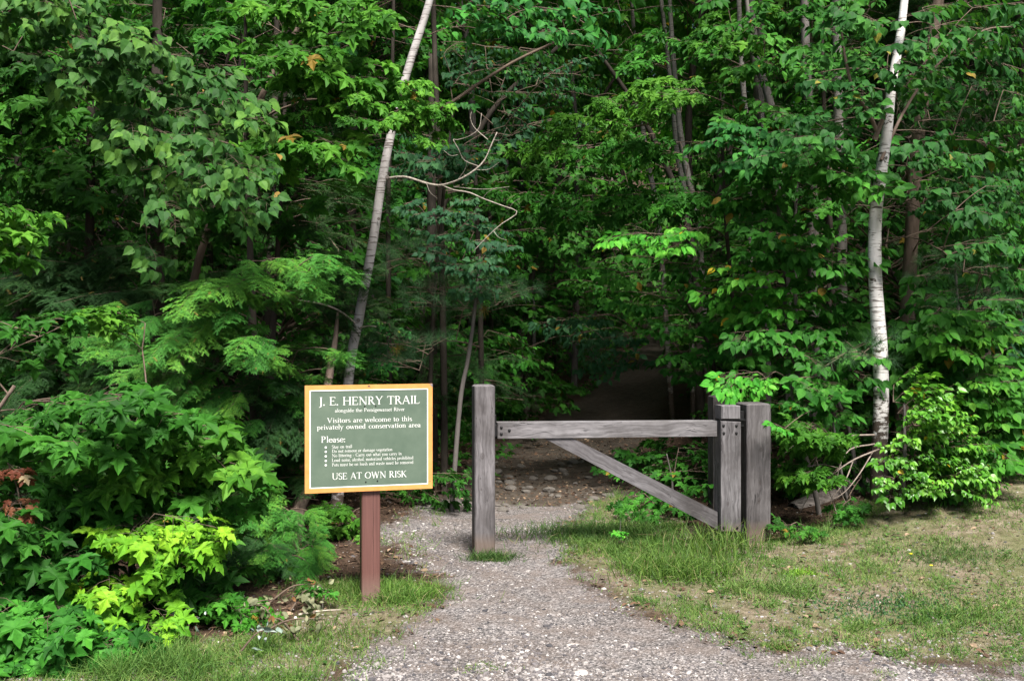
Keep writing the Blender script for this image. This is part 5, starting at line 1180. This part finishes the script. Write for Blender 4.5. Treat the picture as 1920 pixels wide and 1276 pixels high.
plant('shrub', 'glossy bright green bush hugging the foot of the white birch', 'shrub', (2.72, 6.95), [((2.72, 6.95, .2), .02), ((2.72, 6.9, .5), .014), ((2.72, 6.9, .9), .008)], L_GLOSS,
    [rg([(1700, 765), (1740, 740), (1780, 760), (1820, 830), (1820, 890), (1780, 930), (1710, 930), (1690, 850)], 60, (6.65, 7.1), 'birch', s=(.32, .6), lift=.25),
     rg([(1690, 700), (1770, 690), (1760, 750), (1700, 760)], 7, (6.8, 7.2), 'birch', s=(.4, .7), lift=.4), rg([(1800, 860), (1860, 880), (1850, 935), (1800, 940)], 8, (6.7, 7.0), 'birch', s=(.35, .6)), rg([(1650, 840), (1700, 830), (1700, 930), (1660, 920)], 7, (6.7, 7), 'birch', s=(.35, .55)),
     rg([(1650, 890), (1690, 880), (1690, 905), (1655, 905)], 2, (6.5, 6.6), 'birch', s=(.3, .4)),
     rg([(1700, 780), (1820, 800), (1830, 930), (1700, 935)], 34, (6.9, 7.3), 'birch', s=(.4, .6), mat=L_OVAL, lift=.1)], bark=B_GREY, crown='foliage', trunkname='stem')
# low plants by the trail
plant('maple_sapling', 'low maple sapling at the left verge of the path behind the notice board', 'sapling', P(680, 960, 7.6)[:2], [(P(680, 980, 7.4), .008), (P(680, 940, 7.4), .005), (P(690, 900, 7.4), .004)], L_MAPLE,
    [rg([(590, 940), (660, 930), (670, 1000), (600, 1010)], 7, (6.6, 7.0), 'maple', s=(.5, .7), mat=L_MAPLEB), rg([(720, 910), (860, 880), (850, 940), (730, 960)], 10, (7.4, 8.4), 'maple', s=(.45, .65))], crown='foliage', trunkname='stem')
plant('broadleaf_sapling', 'dim leafy clump behind the slanting gate brace', 'sapling', P(1260, 930, 8)[:2], [(P(1260, 945, 8), .01), (P(1260, 900, 8), .008), (P(1250, 850, 8), .004)], L_MAPLE,
    [rg([(1150, 930), (1290, 920), (1300, 965), (1160, 970)], 9, (7.3, 7.9), 'maple', s=(.4, .6)), rg([(1200, 830), (1340, 820), (1340, 920), (1230, 900)], 12, (8, 9), 'maple', s=(.5, .8), mat=L_MAPLE)], crown='foliage', trunkname='stem')
plant('arching_tree', 'dark maple arching from the left over the trail behind the gate', 'tree', (-1.0, 11.0), [((-1.0, 11.0, 0), .06), ((-.9, 10.9, 2.2), .045), ((-.3, 10.7, 3.6), .03), ((.5, 10.6, 4.4), .02)], L_MAPLE,
    [rg([(860, 250), (1120, 230), (1120, 430), (870, 500)], 46, (9.8, 12), 'maple_lo', s=(.8, 1.2)), rg([(850, -60), (1250, -60), (1250, 200), (850, 230)], 32, (9.8, 13), 'birch_lo', s=(.8, 1.2), mat=L_BIRCH)], bark=B_DARK)
plant('arching_tree', 'dark broad-leaved tree arching from the right over the trail behind the gate', 'tree', (2.2, 11.6), [((2.2, 11.6, 0), .06), ((2.1, 11.5, 2.2), .045), ((1.6, 11.4, 3.6), .03), ((.9, 11.2, 4.6), .02)], L_OVAL,
    [rg([(1060, 300), (1330, 260), (1330, 560), (1200, 600), (1080, 520)], 56, (10.2, 12.5), 'oval_lo', s=(.8, 1.2)), rg([(1270, 580), (1350, 580), (1350, 720), (1300, 700)], 14, (10.2, 12), 'maple_lo', mat=L_MAPLE)], bark=B_DARK)
plant('arching_tree', 'farthest dark tree bending over the trail where it fades into gloom', 'tree', (.2, 14.5), [((.2, 14.5, 0), .06), ((.3, 14.4, 2.2), .045), ((.8, 14.3, 3.8), .03), ((1.5, 14.2, 5), .02)], L_MAPLE,
    [rg([(900, 400), (1230, 400), (1230, 600), (1120, 620), (900, 600)], 60, (13.2, 17), 'maple_lo', s=(1, 1.4))], bark=B_DARK)
plant('hemlock_tree', 'black-green hemlock behind the notice board and the tall gate post', 'tree', (-.75, 9.3), [((-.75, 9.3, 0), .06), ((-.75, 9.3, 2.2), .045), ((-.75, 9.3, 4), .03)], L_HEMD,
    [rg([(680, 480), (870, 470), (870, 760), (690, 740)], 34, (8.7, 9.8), 'hemlock_lo'), rg([(860, 620), (960, 600), (940, 760), (880, 740)], 8, (10, 11), 'hemlock_lo')], bark=B_DARK)
plant('weed_plant', 'small upright bright green weed growing in the grass behind the gate brace', 'weed', P(1160, 1022, 6.55)[:2], [(P(1160, 1028, 6.55), .003), (P(1162, 1000, 6.55), .0025), (P(1164, 975, 6.55), .0015)], L_OVALB,
    [rg([(1152, 985), (1172, 985), (1172, 1015), (1150, 1015)], 4, (6.5, 6.58), 'oval', s=(.14, .22))], crown='foliage', trunkname='stem')

# ------------------------------------------------------------------ the wood behind: whole trees, copied
def forest_crown(kind, z0, z1, r, n, leafm, bark, name, rg_, H, trunk_r, top=.3, mid=1.0):
    t = thing(name, None, 'tree', (0, 0, 0)); mb = MB()
    pts = [np.array([rg_.normal(0, .05) * k, rg_.normal(0, .05) * k, H * k / 5]) for k in range(6)]
    sp = smooth_path(pts, 16); tube(mb, sp, np.linspace(trunk_r, trunk_r * .3, 16), 8, 0, rough=.1); mb.build('trunk', bark, t)
    mb = MB(); z = z0 + (z1 - z0) * rg_.random(n); q = (z - z0) / (z1 - z0); env = r * np.sqrt(np.clip(1 - (1 - top) * q ** 1.5, .05, 1)) * (.6 + .4 * np.minimum(1, q * 4))
    an = rg_.uniform(0, 6.283, n); rad = env * np.sqrt(rg_.uniform(.08, 1, n)); cx = np.interp(z, sp[:, 2], sp[:, 0]); cy_ = np.interp(z, sp[:, 2], sp[:, 1])
    # tiers and gaps
    z = z + .12 * np.sin(z * 9)
    pos = np.column_stack([cx + np.cos(an) * rad, cy_ + np.sin(an) * rad, z]); d = np.column_stack([np.cos(an), np.sin(an), rg_.normal(.02, .2, n)]) + rg_.normal(0, .3, (n, 3)) * [1, 1, .3]
    put_sprays(mb, kind, pos, d, rg_.uniform(.8, 1.2, n) * mid)
    for i in rg_.choice(n, min(n, 60), replace=False):
        a = np.array([np.interp(z[i] - .4 * rad[i], sp[:, 2], sp[:, 0]), np.interp(z[i] - .4 * rad[i], sp[:, 2], sp[:, 1]), max(.3, z[i] - .4 * rad[i])]); limb(mb, a, pos[i], .012, .004, .03, 4, 1, 3)
    mb.build('crown', [leafm, M_TWIG], t)
    return t
rgf = np.random.default_rng(42)
UNDER = [forest_crown('maple_lo', .8, 6.4, 1.6, 210, L_MAPLE, B_DARK, 'understory_tree', rgf, 6.2, .035),
         forest_crown('oval_lo', .5, 6.0, 1.5, 210, L_OVAL, B_DARK, 'understory_tree', rgf, 6.0, .035),
         forest_crown('birch_lo', .7, 6.6, 1.5, 210, L_BIRCH, B_GREY, 'understory_tree', rgf, 6.6, .035),
         forest_crown('hemlock_lo', .2, 6.5, 1.6, 120, L_HEMD, B_DARK, 'hemlock_tree', rgf, 6.6, .05, top=.05)]
TALL = [forest_crown('maple_lo', 5.0, 11.5, 2.8, 240, L_MAPLEB, B_DARK, 'forest_tree', rgf, 11, .065, mid=1.7),
        forest_crown('birch_lo', 4.8, 12, 2.6, 240, L_OVALB, B_GREY, 'forest_tree', rgf, 11.5, .06, mid=1.7)]
UGRP = ['low maples of the wood', 'low broad-leaved trees of the wood', 'low birches of the wood', 'dark hemlocks of the wood', 'tall dark-stemmed trees', 'tall grey-stemmed trees', 'maple thickets', 'hemlock thickets', 'broad-leaved thickets']
BUSH = [forest_crown('maple_lo', .15, 2.9, 1.2, 150, L_MAPLE, B_DARK, 'thicket_shrub', rgf, 2.8, .02),
        forest_crown('hemlock_lo', .1, 3.4, 1.2, 95, L_HEMD, B_DARK, 'thicket_shrub', rgf, 3.4, .03, top=.1),
        forest_crown('oval_lo', .15, 3.0, 1.2, 150, L_OVAL, B_DARK, 'thicket_shrub', rgf, 2.9, .02)]
ULAB = ['low maple standing in the dim wood among many like it', 'low broad-leaved tree in the dim wood among many like it', 'low grey-stemmed birch in the dim wood among many like it', 'low dark hemlock in the dim wood among many like it',
        'tall dark-stemmed tree whose crown joins the roof of leaves over the wood', 'tall grey-stemmed tree whose crown joins the roof of leaves over the wood',
        'shoulder-high maple thicket filling the gap between trunks', 'shoulder-high hemlock thicket filling the gap between trunks', 'shoulder-high broad-leaved thicket filling the gap between trunks']
def dup(root, loc, rz, s, label, group):
    c = root.copy(); COL.objects.link(c); c.location = loc; c.rotation_euler = (0, 0, rz); c.scale = (s, s, s)
    c['label'] = label; c['group'] = group; c['category'] = 'tree'
    for ch in root.children:
        k = ch.copy(); COL.objects.link(k); k.parent = c
    return c
def free(x, y, dmin, placed):
    return all((x - a) ** 2 + (y - b) ** 2 > dmin * dmin for a, b in placed)
def corridor(x, y, w): return trail_x(y) - w < x < max(trail_x(y), .152 * y if y < 25 else 0) + w
used = [False] * 9
def spawn(protos, off, n, yr, dmin, cw, label, group, sr, edge, placed, xspan=None):
    k = 0; tries = 0
    while k < n and tries < 8000:
        tries += 1; y = rgf.uniform(*yr); half = y * .60 + 1.2
        x = rgf.uniform(-half, half) if xspan is None else rgf.uniform(*xspan)
        if corridor(x, y, cw(y)) or not edge(x, y) or not free(x, y, dmin, placed): continue
        placed.append((x, y)); i = int(rgf.integers(len(protos))); label = ULAB[off + i]; group = UGRP[off + i]; s = rgf.uniform(*sr); loc = (x, y, float(gz(x, y)) - .03); rz = rgf.uniform(0, 6.28)
        if not used[off + i]:
            used[off + i] = True; o = protos[i]; o.location = loc; o.rotation_euler = (0, 0, rz); o.scale = (s, s, s); o['label'] = label; o['group'] = group
        else: dup(protos[i], loc, rz, s, label, group)
        k += 1
    return k
pl1 = []; pl2 = []
for (x_, y_, i_) in ((-1.8, 11, 0), (2.9, 11.6, 1), (-3.9, 9.6, 1), (5.2, 10.4, 0), (2.5, 13.4, 0), (-1.9, 14.5, 1), (-6.0, 9.2, 0), (7.2, 10.0, 1), (-.6, 13.6, 1)):
    k4 = 4 + i_; o = TALL[i_]; s_ = rgf.uniform(.95, 1.1); L_ = (x_, y_, float(gz(x_, y_)) - .03); rz_ = rgf.uniform(0, 6.28); pl2.append((x_, y_))
    if not used[k4]: used[k4] = True; o.location = L_; o.rotation_euler = (0, 0, rz_); o.scale = (s_, s_, s_); o['label'] = ULAB[k4]; o['group'] = UGRP[k4]
    else: dup(o, L_, rz_, s_, ULAB[k4], UGRP[k4])
edge_near = lambda x, y: (x < -.6 and y > 8.6 + .1 * x) or (x > .5 and y > 9.6) or y > 11
n1 = spawn(UNDER, 0, 125, (8.4, 26), 1.05, lambda y: 1.75, 'low leafy tree standing in the dim wood among many others like it', 'low trees of the dim wood', (.75, 1.15), edge_near, pl1)
n2 = spawn(TALL, 4, 38, (10.5, 32), 2.1, lambda y: 1.0, 'tall forest tree whose crown joins the roof of leaves over the wood', 'tall trees of the wood', (.85, 1.2), lambda x, y: y > 10.5, pl2)
pl3 = []; n3 = spawn(BUSH, 6, 60, (7.9, 15), .8, lambda y: 1.45, '', '', (.85, 1.2), lambda x, y: (x < -1.9 and y > 8.2) or (x > 2.4 and y > 8.9) or y > 11, pl3)
print('forest', n1, n2)
def far_woods():
    mb = MB(); N = 130000
    y = rgf.uniform(27, 46, N); x = rgf.uniform(-1, 1, N) * (y * .62 + 6); z = rgf.random(N) ** .9 * 17
    t = rgf.normal(size=(N, 3)) * [1, 1, .6] + [0, 0, -.5]; n = rgf.normal(size=(N, 3)) * .7 + [0, -.3, 1]
    mb.inst(MAPLE_LO, np.column_stack([x, y, gz(x, y) + z]), basis(t, n), rgf.uniform(.2, .38, N), 0)
    for k in range(70):
        y0 = rgf.uniform(27, 44); x0 = rgf.uniform(-1, 1) * y0 * .6; z0 = float(gz(x0, y0)); tube(mb, [(x0, y0, z0 - .2), (x0 + rgf.normal(0, .3), y0, z0 + 6), (x0 + rgf.normal(0, .6), y0, z0 + 13)], [.12, .09, .05], 6, 1)
    tag(mb.build('woods', [L_MAPLEB, B_DARK]), 'distant mass of woodland closing off the view', 'woods', None, 'stuff')
far_woods()
def undergrowth():
    """ferny ground plants on the forest floor"""
    mb = MB(); N = 2600; y = rgf.uniform(7.6, 26, N); x = rgf.uniform(-1, 1, N) * y * .62
    p, d, g = masks(x, y); ok = (p < .2) & (g < .3) & ((x < trail_x(y) - .6) | (x > np.maximum(trail_x(y), np.where(y > 10, .148 * y, 0)) + .6)); x, y = x[ok], y[ok]; N = len(x)
    an = rgf.uniform(0, 6.28, N); d = np.column_stack([np.cos(an), np.sin(an), rgf.uniform(.0, .5, N)])
    put_sprays(mb, 'maple_lo', np.column_stack([x, y, gz(x, y) + rgf.uniform(.05, .3, N)]), d, rgf.uniform(.5, .9, N))
    tag(mb.build('undergrowth', [L_MAPLE, M_TWIG]), 'low leafy growth over the shaded forest floor', 'undergrowth', None, 'stuff')
undergrowth()
# ------------------------------------------------------------------ rocks on the trail, log, tufts, fallen leaves
M_ROCK = plain('trail_rock', (.10, .09, .08), .9, 0, .5, 25)  # rock grey lowered too, with the trail's shade in the colour
def rock_mesh(seed):
    rg_ = np.random.default_rng(seed); import bmesh
    bm = bmesh.new(); bmesh.ops.create_icosphere(bm, subdivisions=2, radius=1)
    ax = rg_.normal(size=(7, 3)); ax /= np.linalg.norm(ax, axis=1)[:, None]; th_ = rg_.uniform(.55, .9, 7)
    for v in bm.verts:
        c = np.array(v.co)
        for a, t in zip(ax, th_):
            q = c @ a
            if q > t: c = c - a * (q - t) * .85
        c *= 1 + rg_.normal(0, .02); c[2] *= .55; v.co = c
    me = bpy.data.meshes.new('rock'); bm.to_mesh(me); bm.free(); me.materials.append(M_ROCK); return me
RM = [rock_mesh(i) for i in range(6)]
rr_ = np.random.default_rng(5); k = 0
while k < 60:
    u = rr_.uniform(930, 1190); v = rr_.uniform(862, 942); Y = 8.0 + (942 - v) / 80 * 3.0
    x, y, _ = P(u, v, Y); s = rr_.uniform(.02, .075) * (1.25 if k < 12 else .8)
    if abs(x - trail_x(y)) > .8: continue
    o = bpy.data.objects.new('rock', RM[k % 6]); COL.objects.link(o); o.location = (x, y, float(gz(x, y)) + s * .12); o.scale = (s, s * rr_.uniform(.7, 1), s * rr_.uniform(.6, 1)); o.rotation_euler = (rr_.normal(0, .15), rr_.normal(0, .15), rr_.uniform(0, 6.3))
    tag(o, 'rounded brown-grey rock bedded in the dark stony trail behind the gate', 'rock', 'rocks on the dark trail'); k += 1
# paler larger stones in the gravel
for (u, v, s, lb_) in ((1072, 1212, .05, 'flat pale stone sunk in the gravel near the bottom middle'), (1085, 1258, .055, 'flat stone at the bottom edge of the gravel'), (612, 1112, .02, 'small whitish stone by the withered leaves'),
                       (1548, 1232, .018, 'whitish pebble at the edge of the grass in the lower right'), (745, 1128, .02, 'small dark grey stone at the edge of the grass by the sign post'), (1220, 1065, .015, 'pebble at the right side of the path')):
    x, y = G(u, v); o = bpy.data.objects.new('stone', RM[int(u) % 6].copy()); COL.objects.link(o); o.location = (x, y, float(gz(x, y)) - s * .12); o.scale = (s, s * .8, s * .5); o.rotation_euler = (0, 0, u)
    o.data.materials.clear(); o.data.materials.append(plain('stone_tone', (.12, .12, .13) if 'dark' in lb_ else (.42, .38, .35), .9, 0, .3, 30)); tag(o, lb_, 'stone')

# fallen grey log at the foot of the birch
q = [P(1490, 962, 7.5), P(1545, 940, 7.6), P(1600, 920, 7.75), P(1655, 905, 7.9)]
lg = thing('fallen_log', 'grey weathered log lying in the shade at the foot of the white birch', 'log', q[0])
mb = MB(); sp = smooth_path(q, 16); tube(mb, sp - q[0], np.linspace(.085, .13, 16), 14, 0, rough=.12); tube(mb, (sp - q[0])[:2][::-1], [.085, .03], 12, 0)
mb.build('log_body', wood_mat('log_wood', 0, (.06, .05, .045), (.27, .24, .22)), lg)

# grass tufts
x, y = lorg[0] + .10, lorg[1] - .03
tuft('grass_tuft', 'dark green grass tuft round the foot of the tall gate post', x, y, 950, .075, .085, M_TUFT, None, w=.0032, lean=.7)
x, y = G(745, 1118); tuft('grass_tuft', 'bright green grass patch to the right of the brown sign post', x, y, 2300, .13, .12, M_GRASS, None, w=.003)
x, y = G(640, 1115); tuft('grass_tuft', 'green grass patch to the left of the brown sign post', x, y, 1500, .11, .11, M_GRASS, None, w=.003)
x, y = G(1275, 1075); tuft('grass_tuft', 'lush knee-high grass clump in front of the swing gate', x, y, 1700, .17, .17, M_GRASS, None, w=.0042)
x, y = G(1345, 1035); tuft('grass_tuft', 'tall thin grass stalks under the gate upright', x, y, 420, .16, .26, M_GRASS, None, w=.0045, lean=.25)
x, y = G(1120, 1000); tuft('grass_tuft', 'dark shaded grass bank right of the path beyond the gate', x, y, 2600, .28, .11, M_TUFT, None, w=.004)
x, y = G(1185, 1030); tuft('grass_tuft', 'yellowish mossy grass beside the little upright weed', x, y, 1500, .22, .07, M_GRASS, None, w=.004)
x, y = G(1500, 1078); tuft('weed_clump', 'bright yellow-green weed clump in the middle of the lawn', x, y, 260, .04, .045, leaf_mat('lime_weed', (.12, .24, .02), (.18, .33, .03), (.25, .42, .05)), None, 'weed', w=.008, lean=.8)
x, y = G(1785, 1060); tuft('weed_clump', 'feathery grey-green weed patch at the right of the lawn', x, y, 900, .16, .07, M_TUFT, None, 'weed', w=.003, lean=.5)
x, y = G(1690, 1140); tuft('grass_tuft', 'low blue-green clover-like patch in the lawn', x, y, 1800, .24, .035, leaf_mat('clover_green', (.03, .10, .04), (.05, .15, .06), (.08, .20, .07)), None, w=.006, lean=.8)
x, y = G(905, 1252); tuft('grass_tuft', 'small straw-coloured tuft alone in the gravel at the bottom', x, y, 160, .05, .03, M_DRY, None, w=.003, lean=.8)
x, y = G(1460, 1215); tuft('grass_tuft', 'small green tuft at the ragged edge of the gravel', x, y, 340, .035, .04, M_GRASS, None, w=.003, lean=.7)
x, y = G(590, 1190); tuft('grass_tuft', 'loose long grass at the lower left beside the gravel', x, y, 900, .18, .08, M_GRASS, None, w=.003, lean=.5)
x, y = G(520, 1225); tuft('grass_tuft', 'thin yellowing grass at the bottom left edge of the frame', x, y, 900, .22, .07, M_DRY, None, w=.003, lean=.5)
x, y = G(330, 1268); tuft('grass_tuft', 'grass at the bottom under the lowest yellow-green maple leaves', x, y, 1000, .26, .08, M_GRASS, None, w=.003, lean=.5)

# dry fallen leaves
M_DRYLEAF = plain('dry_leaf_orange', (.46, .22, .10), .8, 0, .35, 60); M_PALELEAF = plain('pale_dry_leaf', (.70, .68, .62), .8, 0, .1, 60); M_TANLEAF = plain('tan_leaf', (.42, .30, .19), .8, 0, .3, 60)
def fallen(u, v, s, mat, label, T=OVAL):
    x, y = G(u, v)
    for _ in range(4):
        z = float(gz(x, y)); Y = (EYE - z) * FPX / (v - HZ); x = (u - 960) / FPX * Y; y = Y
    mb = MB(); an = u * 1.7; V, F = T; V = V.copy(); V[:, 2] += .35 * np.abs(V[:, 1]) + .12 * np.sin(V[:, 0] * 5) + .05
    mb.inst((V, F), np.zeros((1, 3)), basis(np.array([[math.cos(an), math.sin(an), .05]]), np.array([[.05, -.25, 1]])), np.array([s]))
    o = mb.build('fallen_leaf', mat, None, (x, y, float(gz(x, y)) + .012)); tag(o, label, 'leaf', 'dead leaves lying about')
for a in ((1549, 1134, .085, M_PALELEAF, 'large whitish dry leaf lying in the middle of the lawn', MAPLE), (1417, 1224, .07, M_DRYLEAF, 'orange leaf on the gravel left of the grass edge'),
          (1545, 1216, .085, M_TANLEAF, 'curled tan leaf at the border of lawn and gravel'), (1524, 1262, .06, M_DRYLEAF, 'reddish orange leaf near the bottom edge, right of centre'), (1467, 1264, .05, M_TANLEAF, 'pale tan leaf on the gravel at the bottom edge'),
          (1634, 1085, .10, M_TANLEAF, 'broad tan leaf on bare soil in the lawn', MAPLE), (1760, 1187, .07, M_DRYLEAF, 'orange leaf in the grass at the lower right'), (1660, 1163, .05, M_DRYLEAF, 'small orange leaf beside the blue-green patch'),
          (1755, 1145, .05, M_DRYLEAF, 'small rust leaf above the orange one at lower right'), (1770, 1210, .08, M_TANLEAF, 'crumpled brown leaf near the lower right gravel', MAPLE), (1885, 1097, .08, M_TANLEAF, 'tan leaf by the right edge of the lawn'),
          (1845, 1040, .07, M_PALELEAF, 'whitish leaf at the right near the feathery weeds', MAPLE), (698, 1177, .05, M_DRYLEAF, 'orange leaf in the grass below the brown sign post'), (600, 1165, .05, M_DRYLEAF, 'orange-brown leaf near the withered branch heap'),
          (843, 1180, .03, M_DRYLEAF, 'tiny orange leaf on the gravel path'), (1170, 1122, .04, M_DRYLEAF, 'small orange leaf where the path meets the lawn'), (1013, 1052, .03, M_DRYLEAF, 'tiny yellow leaf beside the post tuft'),
          (488, 1228, .08, M_TANLEAF, 'pale brown maple leaf at the left beside the withered heap', MAPLE), (1730, 955, .09, M_DRYLEAF, 'red-brown leaf under the glossy bush', MAPLE), (1690, 962, .08, M_DRYLEAF, 'rusty leaf left of the glossy bush foot', MAPLE),
          (1815, 1063, .05, M_DRYLEAF, 'small brown leaf among the feathery weeds'), (1590, 1045, .05, M_DRYLEAF, 'dark reddish leaf below the fallen log'), (1870, 1225, .06, M_TANLEAF, 'tan leaf in the gravel at the lower right corner'),
          (1105, 1192, .045, M_PALELEAF, 'greenish white leaf on the gravel path')): fallen(*a)
for (u, v, lb_) in ((1708, 1038, 'yellow flower in the lawn, nearer the birch'), (1746, 1060, 'yellow flower in the lawn, nearer the camera'), ):
    x, y = G(u, v + 14)
    for _ in range(4): z = float(gz(x, y)); y = (EYE - z) * FPX / (v + 14 - HZ); x = (u - 960) / FPX * y
    f = thing('yellow_flower', lb_, 'flower', (x, y, float(gz(x, y)))); mb = MB(); tube(mb, [(0, 0, 0), (0, 0, .045)], [.0012, .001], 4); mb.build('stalk', L_OVAL, f)
    mb = MB(); th = np.arange(12) / 12 * 6.283; V = [(0, 0, .05)] + [(math.cos(t) * .011 * (1 if i % 2 else .7), math.sin(t) * .011, .047) for i, t in enumerate(th)]; mb.add(V, [(0, 1 + i, 1 + (i + 1) % 12) for i in range(12)]); mb.build('petals', plain('flower_yellow', (.85, .62, .01), .6), f)
# dandelion clock
x, y = G(554, 1180); f = thing('dandelion_clock', 'white dandelion seed head standing by the withered leaves', 'flower', (x, y, float(gz(x, y)))); mb = MB(); tube(mb, [(0, 0, 0), (0, 0, .05)], [.0012, .001], 4); mb.build('stalk', L_OVAL, f)
import bmesh
bm = bmesh.new(); bmesh.ops.create_icosphere(bm, subdivisions=2, radius=.008); me = bpy.data.meshes.new('seed_head'); bm.to_mesh(me); bm.free(); o = bpy.data.objects.new('seed_head', me); COL.objects.link(o); o.parent = f; o.location = (0, 0, .056); me.materials.append(plain('seed_white', (.72, .70, .64), .9))

# withered cut branches lying left of the sign post
def withered(u, v, n, L, an, label, mat=L_WILT):
    x, y = G(u, v); b = np.array([x, y, float(gz(x, y))]); t = thing('withered_branch', label, 'branch', b, 'withered branches in a heap')
    e = np.array([math.cos(an) * L, math.sin(an) * L * .6, .10]); mb = MB(); pts = smooth_path([np.array([0, 0, .015]), e * .5 + [0, 0, .05], e], 10); tube(mb, pts, np.linspace(.006, .002, 10), 5, 0); mb.build('stick', M_TWIG, t)
    mb = MB(); q = pts[R.integers(2, 10, n)] + R.normal(0, .035, (n, 3)) * [1, 1, .5] + [0, 0, .01]; q[:, 2] = np.maximum(q[:, 2], .012)
    V, F = OVAL; V = V.copy(); V[:, 2] += .5 * np.abs(V[:, 1]) - .25 * np.sin(V[:, 0] * 3)
    mb.inst((V, F), q, basis(R.normal(size=(n, 3)) * [1, 1, .5] + [0, 0, -.5], R.normal(size=(n, 3)) + [0, -.6, .5]), R.uniform(.025, .055, n)); mb.build('leaves', mat, t)
withered(500, 1140, 16, .28, .5, 'withered branch with pale curled leaves at the back of the heap'); withered(545, 1150, 14, .22, 1.0, 'withered branch with upright olive leaves in the middle of the heap')
withered(470, 1205, 16, .34, .25, 'long withered branch with grey-green leaves at the front of the heap'); withered(560, 1205, 12, .2, 2.6, 'withered branch with narrow pale leaves at the right end of the heap'); withered(440, 1175, 14, .26, .9, 'withered branch with dark drooping leaves at the left end of the heap')
withered(590, 1170, 14, .2, 1.8, 'withered branch with small tan leaves nearest the sign post in the heap'); withered(520, 1185, 16, .24, 2.2, 'withered branch with drooping curled leaves across the middle front of the heap')
L_SILV = leaf_mat('silver_leaf', (.20, .26, .24), (.28, .35, .32), (.38, .44, .42), trans=.1)
withered(450, 1228, 14, .16, .3, 'silvery leaf underside cluster lying at the front left of the heap', L_SILV); withered(345, 1205, 8, .12, 1.2, 'small silvery leaf cluster left of the heap', L_SILV)
x, y = G(560, 1160); st = thing('fallen_stick', 'bare pinkish-grey stick lying across the litter left of the sign post', 'stick', (x, y, float(gz(x, y)))); mb = MB(); tube(mb, smooth_path([(0, 0, .02), (.1, .03, .03), (.2, .05, .03)], 8), np.linspace(.006, .003, 8), 6); mb.build('stick_wood', M_PALETWIG, st)
for sap, (u, v) in (('low broad-leaved seedling at the right of the withered heap', (605, 1145)),):
    bx, by = G(u, v); z = float(gz(bx, by)); plant('seedling', sap, 'seedling', (bx, by), [((bx, by, z), .003), ((bx, by, z + .06), .002)], L_OVAL, [rg([(585, 1110), (620, 1110), (620, 1140), (585, 1140)], 4, (by - .05, by + .05), 'oval', s=(.2, .3))], crown='foliage', trunkname='stem')
